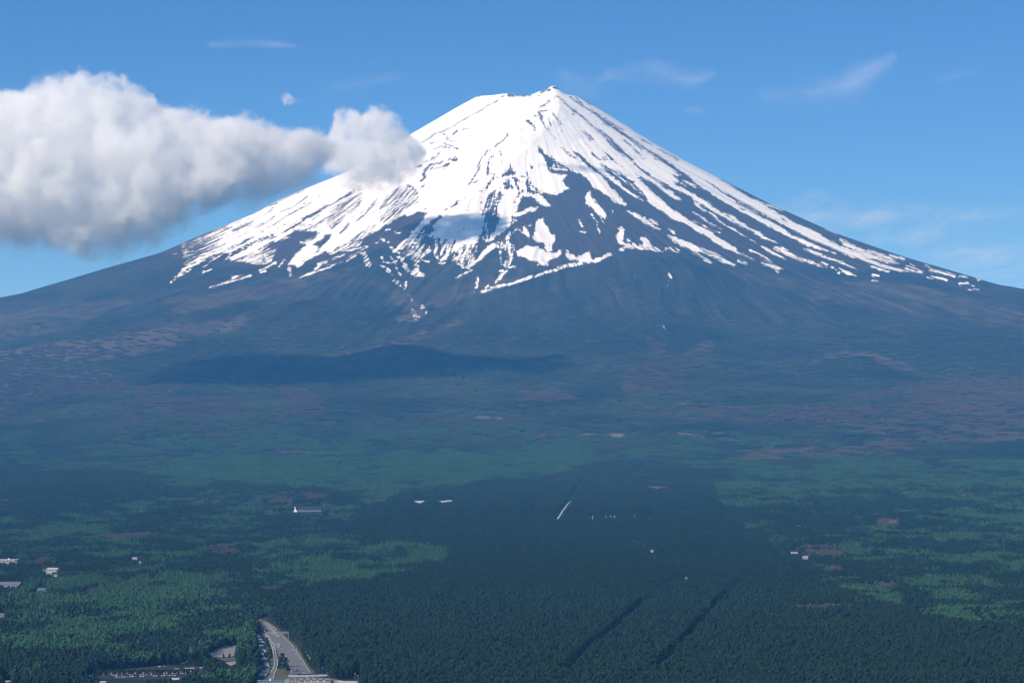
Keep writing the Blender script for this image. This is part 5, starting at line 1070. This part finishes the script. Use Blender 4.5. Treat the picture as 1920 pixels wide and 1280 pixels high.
# trees that stand alone by the road
def lone(px, py, s, kind, label, i=0):
    x, y, z = at(px, py); return tree_thing(kind, x, y, z, s, px * 7.1 % 6.28, label, None, dict(pine='pine_tree', larch='larch_tree', bare='bare_tree')[kind], i)
for x_, y_, s, k_, lb in ((480, 990, 1.25, 'pine', 'tall dark pine on the median, left and upper of the close group'), (455, 1040, .95, 'pine', 'small pine at the left foot of the median group'), (560, 1075, 1.25, 'pine', 'tall dark pine on the median, right one of the close group'), (505, 1120, 1.15, 'pine', 'dark pine at the lower middle of the median group'), (580, 1140, .95, 'pine', 'dark pine of the median group closest to the toll gate'), (430, 1090, .8, 'pine', 'low pine at the lower left of the median group'),
                          (205, 620, .95, 'pine', 'uppermost pine in the row between bus park and slip road'), (222, 700, 1.0, 'pine', 'second pine down the row between bus park and slip road'), (238, 770, .95, 'pine', 'third pine down the row between bus park and slip road'), (262, 840, .95, 'pine', 'fourth pine down the row between bus park and slip road'), (270, 900, .85, 'pine', 'lowest pine in the row between bus park and slip road'),
                          (110, 330, .8, 'bare', 'yellowish leafless tree at the top of the bus park'), (850, 790, .95, 'pine', 'upper pine on the right verge of the expressway'), (885, 840, .9, 'pine', 'second pine on the right verge of the expressway'), (915, 900, .85, 'pine', 'third pine on the right verge of the expressway'), (960, 950, .8, 'pine', 'fourth pine on the right verge of the expressway'),
                          (1010, 1010, .85, 'pine', 'left pine of the three on the bank above the toll gate'), (1060, 1040, .9, 'pine', 'middle pine of the three on the bank above the toll gate'), (1110, 1050, .95, 'pine', 'right pine of the three on the bank above the toll gate'), (1175, 1020, .75, 'bare', 'leafless brown bush beside the lamp at the toll gate'), (1240, 1180, .95, 'pine', 'pine right behind the end of the toll gate roof'),
                          (1330, 1150, .8, 'larch', 'bright green larch right of the toll gate roof'), (1290, 1110, .7, 'bare', 'leafless bush on the slope right of the toll gate'), (1420, 1180, .8, 'bare', 'pale leafless bush between the two toll gates'), (1375, 1220, .75, 'larch', 'small bright larch between the two toll gates'), (130, 1130, .9, 'pine', 'pine behind the left end of the blue roofed office')):
    lone(*K1(x_, y_), s, k_, lb)
for px, py, s, lb in ((419, 1238, .62, 'left of two small pines on the grass below the gravel yard'), (430, 1238.5, .66, 'right of two small pines on the grass below the gravel yard')): lone(px, py, s, 'pine', lb, 2)
for i, px in enumerate(np.linspace(176, 372, 54)): lone(px + (i * 37 % 7) - 3, 1262.6 + (i % 4) * 2.3, .42 + .08 * (i % 4), 'pine', 'small pine standing between the rows of the car park', i % 4)['group'] = 'small pines between the rows of the car park'

# ---------------------------------------------------------------- planting the woods
def tree_kind(x, y, z, r):
    px, py = project(x, y, z + 5)
    wx, wy = warp(px, py, x, y)
    near = 1.3 * fbm(x / 50, y / 85, 81, 3) + 0.9 * fbm(x / 170, y / 300, 85, 2) + 0.6 * (r[0] - 0.5) ; near2 = 1.3 * fbm(x / 45, y / 80, 83, 3) + 0.55 * (r[1] - 0.5)
    g = green.sample(wx, wy); b = bare.sample(wx, wy); fa = 1 - 0.72 * sstep(8200, 10200, y); near = near * fa; near2 = near2 * fa
    k = np.where(g + near * np.where(g > 0.9, 0.6, 1.0) * np.where(g < 0.03, 0.3, 1) > 0.52, 1, 0)
    k = np.where(b + near2 * np.where(b < 0.04, 0.3, np.where(b < 0.16, 0.62, 1)) > 0.5, 2, k)
    return k, clear.sample(wx, wy), px, py
def scatter(y0, y1, sp, seed, margin=45):
    r = np.random.default_rng(seed); out = []
    ys = np.arange(y0, y1, sp)
    X = []; Y = []
    for yy in ys:
        half = yy * 0.2345 + margin; xs = np.arange(-half, half, sp)
        X.append(xs + r.uniform(-0.42, 0.42, len(xs)) * sp); Y.append(yy + r.uniform(-0.42, 0.42, len(xs)) * sp)
    X = np.concatenate(X); Y = np.concatenate(Y)
    return X, Y, r
def filtered(X, Y, r, hmax, lanes=True, keep=True, size=0.0):
    Z = height(X, Y)
    k, cl, px, py = tree_kind(X, Y, Z, (r.uniform(0, 1, len(X)), r.uniform(0, 1, len(X))))
    ok = (cl < 0.5) & (fbm(X / 26, Y / 34, 95, 2) < 0.62)
    if lanes:
        for P, wd in LANES:
            xs = [p[0] for p in P]; ys_ = [p[1] for p in P]
            m = (X > min(xs) - 60) & (X < max(xs) + 60) & (Y > min(ys_) - 60) & (Y < max(ys_) + 60) & ok
            if m.any():
                i = np.where(m)[0]; ok[i[seg_dist(P, X[i], Y[i]) < wd + size * 0.25]] = False
    for P in OPEN:
        P = np.asarray(P); m = (X > P[:, 0].min()) & (X < P[:, 0].max()) & (Y > P[:, 1].min()) & (Y < P[:, 1].max())
        if m.any(): i = np.where(m)[0]; ok[i[in_poly(P, X[i], Y[i])]] = False
    if keep:
        a, b = project(X, Y, Z + 0.5), project(X, Y, Z + hmax * 0.5); c = project(X, Y, Z + hmax)
        w_ = (2.6 + size) * F_PX / Y
        for P in KEEP:
            P = np.asarray(P, float); x0, y0_, x1, y1_ = P[:, 0].min() - 8, P[:, 1].min() - 8, P[:, 0].max() + 8, P[:, 1].max() + 45
            m = np.where((a[0] > x0) & (a[0] < x1) & (a[1] > y0_) & (a[1] < y1_) & ok)[0]
            for q in (a, b, c, ((a[0] + b[0]) / 2, (a[1] + b[1]) / 2), ((c[0] + b[0]) / 2, (c[1] + b[1]) / 2)):
                for s_ in (-1, 0, 1):
                    bad = in_poly(P, q[0][m] + s_ * w_[m] * 0.8, q[1][m]); ok[m[bad]] = False
    inframe = (px > -60) & (px < 1980)
    return X[ok], Y[ok], Z[ok], k[ok], px[ok], py[ok]
def forest_object(name, kind, label, P):
    me = bpy.data.meshes.new(name)
    me.vertices.add(len(P)); me.vertices.foreach_set('co', P[:, :3].astype(np.float32).reshape(-1))
    for nm, ci in (('pick', 3), ('turn', 4), ('size', 5)):
        t = 'INT' if nm == 'pick' else 'FLOAT'
        a = me.attributes.new(nm, t, 'POINT'); a.data.foreach_set('value', P[:, ci].astype(np.int32 if nm == 'pick' else np.float32))
    me.update()
    o = bpy.data.objects.new(name, me); col.objects.link(o)
    ng = bpy.data.node_groups.new('plant_' + name, 'GeometryNodeTree')
    ng.interface.new_socket('Geometry', in_out='INPUT', socket_type='NodeSocketGeometry'); ng.interface.new_socket('Geometry', in_out='OUTPUT', socket_type='NodeSocketGeometry')
    n, l = ng.nodes, ng.links
    gi, go = n.new('NodeGroupInput'), n.new('NodeGroupOutput')
    ci = n.new('GeometryNodeCollectionInfo'); ci.inputs['Collection'].default_value = LIB[kind]; ci.inputs['Separate Children'].default_value = True; ci.inputs['Reset Children'].default_value = True
    ip = n.new('GeometryNodeInstanceOnPoints'); ip.inputs['Pick Instance'].default_value = True
    def na(nm, t):
        q = n.new('GeometryNodeInputNamedAttribute'); q.data_type = t; q.inputs['Name'].default_value = nm; return q.outputs['Attribute']
    cb = n.new('ShaderNodeCombineXYZ'); l.new(na('turn', 'FLOAT'), cb.inputs[2])
    e2r = n.new('FunctionNodeEulerToRotation'); l.new(cb.outputs[0], e2r.inputs[0])
    l.new(gi.outputs[0], ip.inputs['Points']); l.new(ci.outputs[0], ip.inputs['Instance']); l.new(na('pick', 'INT'), ip.inputs['Instance Index'])
    l.new(e2r.outputs[0], ip.inputs['Rotation']); l.new(na('size', 'FLOAT'), ip.inputs['Scale']); l.new(ip.outputs[0], go.inputs[0])
    md = o.modifiers.new('plant', 'NODES'); md.node_group = ng
    o['kind'] = 'stuff'; o['label'] = label
    return o
KN = ('pine', 'larch', 'bare')
bank = {0: [], 1: [], 2: []}
X, Y, r = scatter(2200, 3400, 5.0, 101); X, Y, Z, k, px, py = filtered(X, Y, r, 13.0)
S = (0.62 + 0.62 * r.beta(2.2, 2.6, len(X))) * (1 + 0.22 * fbm(X / 60, Y / 90, 91, 3)); T = r.uniform(0, 6.28, len(X)); V4 = r.integers(0, 4, len(X))
_, tpy = project(X, Y, Z + 12.5 * S)
inv = (px > -2) & (px < 1922) & (tpy < 1279)
single = np.zeros(len(X), bool)
def pick_out(mask, n, key):
    i = np.where(mask & inv & ~single)[0]; i = i[np.argsort(key[i])][:n]; single[i] = True; return i
road_x = np.interp(Y, [2300, 2500, 3100], [-228, -236, -290])
ipine = pick_out(k == 0, 300, Y); ilarch = pick_out(k == 1, 300, Y); ibare = pick_out(k == 2, 120, Y)
for i in ipine:
    L_ = X[i] < road_x[i]
    tree_thing('pine', X[i], Y[i], Z[i], S[i], T[i], 'dark green pine in the nearest rows of the forest, ' + ('left of the expressway' if L_ else 'right of the expressway'),
               'nearest pines ' + ('left of the expressway' if L_ else 'right of the expressway'), 'pine_tree', V4[i])
for i in ilarch:
    tree_thing('larch', X[i], Y[i], Z[i], S[i], T[i], 'fresh green larch among the nearest woods ' + ('left of the expressway' if X[i] < road_x[i] else 'right of the expressway'),
               'nearest larches ' + ('left of the expressway' if X[i] < road_x[i] else 'right of the expressway'), 'larch_tree', V4[i])
for i in ibare:
    tree_thing('bare', X[i], Y[i], Z[i], S[i], T[i], 'leafless brown tree standing among the nearest ' + ('woods left of the expressway' if X[i] < road_x[i] else 'pines right of the expressway'),
               'nearest leafless trees ' + ('left' if X[i] < road_x[i] else 'right') + ' of the expressway', 'bare_tree', V4[i])
for q in range(3):
    m = (k == q) & ~single; bank[q].append(np.stack([X[m], Y[m], Z[m], V4[m], T[m], S[m]], 1))
n_single = len(X)
X, Y, r = scatter(3400, 7000, 12.2, 102); X, Y, Z, k, px, py = filtered(X, Y, r, 13.0, size=3.0)
S = r.uniform(0.85, 1.12, len(X)); T = r.uniform(0, 6.28, len(X)); V4 = r.integers(0, 4, len(X)) + 4
for q in range(3):
    m = k == q; bank[q].append(np.stack([X[m], Y[m], Z[m], V4[m], T[m], S[m]], 1))
X, Y, r = scatter(7000, 12600, 34.0, 103); X, Y, Z, k, px, py = filtered(X, Y, r, 12.0, size=6.0)
ty = np.interp(px, [0, 300, 350, 480, 560, 640, 720, 760, 860, 930, 1010, 1090, 1170, 1230, 1300, 1400, 1520, 1700, 1920],
               [505, 480, 490, 500, 505, 492, 462, 480, 470, 470, 500, 485, 472, 462, 468, 490, 498, 505, 520])
m0 = (py > ty + 22 + 8 * fbm(X / 120, Y / 120, 77, 3)) & (r.uniform(0, 1, len(X)) > sstep(10600, 12600, Y))
X, Y, Z, k = X[m0], Y[m0], Z[m0], k[m0]
S = r.uniform(0.85, 1.1, len(X)) * (0.62 + 0.38 * sstep(13000, 8500, Y)); T = r.uniform(0, 6.28, len(X)); V4 = r.integers(0, 4, len(X)) + 8
for q in range(3):
    m = k == q; bank[q].append(np.stack([X[m], Y[m], Z[m], V4[m], T[m], S[m]], 1))
print('instances', [sum(len(a) for a in bank[q]) for q in range(3)], 'near', n_single)
forest_object('pine_forest', 'pine', 'dense dark pine forest that covers the plain', np.concatenate(bank[0]))
forest_object('larch_forest', 'larch', 'pale green larch woods in bands across the plain', np.concatenate(bank[1]))
forest_object('bare_forest', 'bare', 'leafless brown woods on the lower slopes and in patches', np.concatenate(bank[2]))

# ---------------------------------------------------------------- clouds
def unproject(px, py, Y):
    """world x, z of a photo pixel at distance Y"""
    d_ = (py - 640) / F_PX; vx = (px - 960) / F_PX; vy = FWD[1] - UPV[1] * d_; vz = FWD[2] - UPV[2] * d_; t = Y / vy
    return vx * t, CAM_Z + vz * t
def curve_node(N, L, xin, xs, vs, lo, hi):
    n = N.new('ShaderNodeFloatCurve'); c = n.mapping.curves[0]
    xn = [(x - xs[0]) / (xs[-1] - xs[0]) for x in xs]; vn = [(v - lo) / (hi - lo) for v in vs]
    while len(c.points) < len(xs): c.points.new(0.5, 0.5)
    for p, a, b in zip(c.points, xn, vn): p.location = (a, b); p.handle_type = 'VECTOR'
    n.mapping.update()
    L.new(xin, n.inputs['Value'])
    return math_node(N, L, 'ADD', math_node(N, L, 'MULTIPLY', n.outputs[0], hi - lo), lo)
def cloud(name, Y0, D, top, bot, dens, amp, label, cell=420.0, soft=(30.0, 60.0), g=0.0, seed=0.0, step=0.17, fade=0.0, mg=24.0):
    tx = [unproject(a, b, Y0) for a, b in top]; bx = [unproject(a, b, Y0) for a, b in bot]
    x0, x1 = min(tx[0][0], bx[0][0]), max(tx[-1][0], bx[-1][0])
    st = np.linspace(x0, x1, 72); T = np.interp(st, [p[0] for p in tx], [p[1] for p in tx]); B = np.interp(st, [p[0] for p in bx], [p[1] for p in bx])
    B = np.minimum(B, T - 8)
    # lumpy hull
    V = []; Fc = []; nr = 26
    for i, x in enumerate(st):
        c = (T[i] + B[i]) / 2; hh = (T[i] - B[i]) / 2 + mg; dd = D * min(1.0, ((T[i] - B[i]) / max(T - B)) ** 0.6 + 0.15) + mg
        xx = x + (mg if i == len(st) - 1 else -mg if i == 0 else 0)
        for k in range(nr):
            a = k * 2 * math.pi / nr; ca, sa = math.cos(a), math.sin(a); e = 0.55
            V.append((xx, Y0 + dd * math.copysign(abs(ca) ** e, ca), c + hh * math.copysign(abs(sa) ** e, sa)))
    for i in range(len(st) - 1):
        for k in range(nr):
            a, b = i * nr + k, i * nr + (k + 1) % nr; Fc.append((a, b, b + nr, a + nr))
    Fc.append(tuple(reversed(range(nr)))); n0 = (len(st) - 1) * nr; Fc.append(tuple(n0 + k for k in range(nr)))
    m, nt, N, L = new_mat(name + '_vapour'); out = N.new('ShaderNodeOutputMaterial'); pv = N.new('ShaderNodeVolumePrincipled')
    pv.inputs['Color'].default_value = (1, 1, 1, 1); pv.inputs['Absorption Color'].default_value = (1, 1, 1, 1); pv.inputs['Anisotropy'].default_value = g
    ge = N.new('ShaderNodeNewGeometry'); sep = N.new('ShaderNodeSeparateXYZ'); L.new(ge.outputs['Position'], sep.inputs[0]); x, y, z = sep.outputs
    off = N.new('ShaderNodeVectorMath'); off.operation = 'ADD'; L.new(ge.outputs['Position'], off.inputs[0]); off.inputs[1].default_value = (seed, seed * 1.7, 0)
    n1 = noise(N, L, off.outputs[0], 1 / cell, 5, 0.62); n2 = noise(N, L, off.outputs[0], 1 / (cell * 0.26), 3, 0.6)
    nn = math_node(N, L, 'ADD', math_node(N, L, 'MULTIPLY', math_node(N, L, 'SUBTRACT', n1, 0.50), 5.5 * amp), math_node(N, L, 'MULTIPLY', math_node(N, L, 'SUBTRACT', n2, 0.50), 2.6 * amp))
    xn = math_node(N, L, 'DIVIDE', math_node(N, L, 'SUBTRACT', x, float(st[0])), float(st[-1] - st[0]), clamp=True)
    lo, hi = float(min(B)) - 50, float(max(T)) + 50
    sx = st[::2] if st[::2][-1] == st[-1] else np.append(st[::2], st[-1]); Ts = np.interp(sx, st, T); Bs = np.interp(sx, st, B)
    tz = curve_node(N, L, xn, list(sx), list(Ts), lo, hi); bz = curve_node(N, L, xn, list(sx), list(Bs), lo, hi)
    ht = math_node(N, L, 'SUBTRACT', tz, z); hb = math_node(N, L, 'SUBTRACT', z, bz)
    thick = math_node(N, L, 'SUBTRACT', tz, bz)
    yd = math_node(N, L, 'DIVIDE', math_node(N, L, 'ABSOLUTE', math_node(N, L, 'SUBTRACT', y, Y0)), D)
    mid_ = math_node(N, L, 'MULTIPLY', math_node(N, L, 'ADD', tz, bz), 0.5)
    zr = math_node(N, L, 'DIVIDE', math_node(N, L, 'ABSOLUTE', math_node(N, L, 'SUBTRACT', z, mid_)), math_node(N, L, 'MAXIMUM', math_node(N, L, 'MULTIPLY', thick, 0.5), 10.0))
    rr = math_node(N, L, 'SQRT', math_node(N, L, 'ADD', math_node(N, L, 'POWER', yd, 2.0), math_node(N, L, 'POWER', zr, 2.0)))
    body = math_node(N, L, 'MULTIPLY', math_node(N, L, 'SUBTRACT', 1.08, rr), math_node(N, L, 'MAXIMUM', math_node(N, L, 'MULTIPLY', thick, 0.5), 20.0))
    f = math_node(N, L, 'MINIMUM', math_node(N, L, 'MINIMUM', ht, hb), body)
    f = math_node(N, L, 'MINIMUM', f, math_node(N, L, 'MULTIPLY', math_node(N, L, 'MINIMUM', math_node(N, L, 'SUBTRACT', x, float(st[0])), math_node(N, L, 'SUBTRACT', float(st[-1]), x)), 0.8))
    f = math_node(N, L, 'ADD', f, nn)
    n4 = noise(N, L, off.outputs[0], 1 / (cell * 0.11), 3, 0.7)
    f = math_node(N, L, 'ADD', f, math_node(N, L, 'MULTIPLY', math_node(N, L, 'SUBTRACT', n4, 0.5), 1.3 * amp))
    # crisp crown, ragged soft base
    up = N.new('ShaderNodeMapRange'); up.interpolation_type = 'SMOOTHSTEP'; L.new(f, up.inputs['Value']); up.inputs['From Min'].default_value = 0.0; up.inputs['From Max'].default_value = soft[1]
    n3 = noise(N, L, off.outputs[0], 1 / (cell * 0.42), 5, 0.65)
    cl_ = N.new('ShaderNodeMapRange'); cl_.interpolation_type = 'SMOOTHSTEP'; L.new(n3, cl_.inputs['Value']); cl_.inputs['From Min'].default_value = 0.40; cl_.inputs['From Max'].default_value = 0.66; cl_.inputs['To Min'].default_value = 0.10; cl_.inputs['To Max'].default_value = 3.2
    dn = math_node(N, L, 'MULTIPLY', math_node(N, L, 'MULTIPLY', up.outputs[0], cl_.outputs[0]), dens)
    if fade:
        fd = N.new('ShaderNodeMapRange'); fd.interpolation_type = 'SMOOTHSTEP'; L.new(math_node(N, L, 'ADD', hb, nn), fd.inputs['Value']); fd.inputs['From Min'].default_value = -20.0; fd.inputs['From Max'].default_value = fade; fd.inputs['To Min'].default_value = 0.04
        dn = math_node(N, L, 'MULTIPLY', dn, fd.outputs[0])
    L.new(dn, pv.inputs['Density']); L.new(pv.outputs[0], out.inputs['Volume'])
    o = mesh_obj(name, V, Fc, m); tag(o, label, 'cloud')
    try: m.cycles.volume_step_rate = step; o.cycles.volume_step_rate = step
    except Exception: pass
    return o
top = [(-120, 175), (-60, 165), (0, 152), (22, 155), (60, 172), (80, 150), (97, 140), (122, 146), (151, 146), (180, 150), (212, 146), (244, 157), (273, 172), (295, 184), (323, 194), (352, 204), (377, 208), (402, 220), (428, 228), (446, 222), (471, 217), (496, 222), (508, 238), (532, 240), (575, 252), (610, 262), (640, 282)]
bot = [(-120, 480), (0, 472), (72, 474), (126, 478), (158, 488), (201, 488), (250, 460), (305, 452), (352, 430), (381, 412), (431, 404), (481, 380), (539, 354), (589, 326), (640, 300)]
cloud('cumulus_cloud', 10000.0, 320.0, top, bot, 0.0080, 58.0, 'large white cumulus cloud that fills the sky left of the mountain', cell=360, soft=(30, 42), seed=310.0, fade=200.0, mg=64.0)
top = [(592, 290), (606, 262), (622, 240), (628, 212), (640, 197), (662, 202), (680, 212), (688, 200), (704, 192), (722, 199), (738, 214), (755, 230), (772, 246), (790, 264), (812, 290)]
bot = [(592, 335), (622, 350), (654, 362), (704, 374), (744, 360), (772, 340), (795, 318), (812, 300)]
cloud('cumulus_cloud', 13500.0, 180.0, top, bot, 0.0068, 50.0, 'smaller white cloud drifting in front of the left shoulder of the snowy peak', cell=240, soft=(20, 45), seed=77.0, fade=200.0, mg=45.0)
cloud('cloud_wisp', 14000.0, 60.0, [(522, 184), (532, 172), (540, 168), (550, 178), (564, 186)], [(522, 190), (535, 200), (550, 199), (564, 190)], 0.006, 16.0, 'tiny white wisp of cloud alone in the sky above the gap between the clouds', cell=80, soft=(10, 40), seed=15.0)
cloud('cloud_wisp', 14650.0, 70.0, [(955, 262), (975, 240), (1010, 228), (1045, 226), (1080, 226), (1110, 240)], [(955, 268), (985, 284), (1020, 288), (1060, 284), (1090, 276), (1110, 255)], 0.0035, 26.0, 'thin veil of cloud that clings to the snow below the summit', cell=130, soft=(10, 70), seed=45.0)
# high thin cirrus: veils of ice some six kilometres up
cm, nt, N, L = new_mat('cirrus_ice'); out = N.new('ShaderNodeOutputMaterial'); tr_ = N.new('ShaderNodeBsdfTransparent'); tl = N.new('ShaderNodeBsdfTranslucent'); tl.inputs['Color'].default_value = (0.95, 0.96, 1.0, 1)
mx = N.new('ShaderNodeMixShader'); ge = N.new('ShaderNodeNewGeometry'); mp = N.new('ShaderNodeMapping'); mp.inputs['Scale'].default_value = (1 / 2400.0, 1 / 9000.0, 1); mp.inputs['Rotation'].default_value = (0, 0, 0.5)
L.new(ge.outputs['Position'], mp.inputs['Vector']); nz = noise(N, L, mp.outputs[0], 1.0, 5, 0.6); va = attr(N, 'veil')
fr = N.new('ShaderNodeMapRange'); fr.interpolation_type = 'SMOOTHSTEP'; L.new(nz, fr.inputs['Value']); fr.inputs['From Min'].default_value = 0.30; fr.inputs['From Max'].default_value = 0.95
L.new(math_node(N, L, 'MULTIPLY', va, fr.outputs[0], clamp=True), mx.inputs[0]); L.new(tr_.outputs[0], mx.inputs[1]); L.new(tl.outputs[0], mx.inputs[2]); L.new(mx.outputs[0], out.inputs['Surface'])
def cirrus(pts, w, strength, label, alt=6500.0, ragged=0.6):
    P = np.array(pts, float); hw = max(w) if isinstance(w, (list, tuple)) else w; ws = w if isinstance(w, (list, tuple)) else [w] * len(pts)
    x0, x1, y0, y1 = P[:, 0].min() - hw, P[:, 0].max() + hw, P[:, 1].min() - hw * .8, P[:, 1].max() + hw * .8
    gx, gy = np.meshgrid(np.linspace(x0, x1, 70), np.linspace(y0, y1, 40)); best = np.zeros(gx.shape)
    for k in range(len(P) - 1):
        (ax, ay), (bx, by) = P[k], P[k + 1]; ex, ey = bx - ax, by - ay; t = np.clip(((gx - ax) * ex + (gy - ay) * ey) / (ex * ex + ey * ey + 1e-6), 0, 1)
        wd = ws[k] + (ws[k + 1] - ws[k]) * t; best = np.maximum(best, 1 - np.hypot(gx - ax - t * ex, (gy - ay - t * ey) * 1.3) / wd)
    v = sstep(0, 1.2, np.clip(best + ragged * 0.8 * fbm(gx / 46, gy / 20, 17, 4) * np.clip(best * 3, 0, 1), 0, 1)) * strength * 0.8
    ed = np.minimum.reduce([gx - x0, x1 - gx, gy - y0, y1 - gy]); v *= sstep(0, 10, ed)
    d_ = (gy - 640) / F_PX; vz = FWD[2] - UPV[2] * d_; vy = FWD[1] - UPV[1] * d_; t = alt / vz; X_ = (gx - 960) / F_PX * t; Y_ = vy * t
    o = grid_mesh('cirrus_cloud', X_[::-1], Y_[::-1], np.full(gx.shape, alt + CAM_Z), cm); set_attr(o, 'veil', v[::-1]); tag(o, label, 'cloud'); return o
cirrus([(395, 84), (460, 80), (550, 86)], [14, 18, 12], 0.6, 'faint streak of cirrus high at the upper left')
cirrus([(610, 165), (690, 155), (745, 145)], [24, 28, 18], 0.35, 'faint cirrus smear above the smaller cumulus')
cirrus([(1060, 150), (1110, 165), (1128, 150)], [40, 44, 22], 0.5, 'pale patch of cirrus just right of the summit')
cirrus([(1150, 140), (1220, 132), (1290, 150), (1330, 140)], [30, 40, 34, 20], 0.6, 'ragged cirrus patch right of the summit, second from it')
cirrus([(1440, 185), (1500, 185), (1580, 165), (1640, 130), (1670, 108)], [40, 66, 60, 38, 20], 0.62, 'cirrus plume that rises to the upper right')
cirrus([(1760, 150), (1830, 135)], [20, 14], 0.12, 'barely visible cirrus trace near the right edge')
cirrus([(1460, 400), (1540, 402), (1640, 410), (1760, 408), (1980, 396)], [40, 74, 62, 40, 34], 1.0, 'long cirrus band low at the right behind the slope')
cirrus([(1640, 450), (1760, 462), (1980, 500)], [40, 70, 76], 0.8, 'broad soft veil of cirrus low above the right slope')
cirrus([(1290, 205), (1312, 208)], [14, 12], 0.22, 'tiny cirrus fleck between the two patches and the right slope')
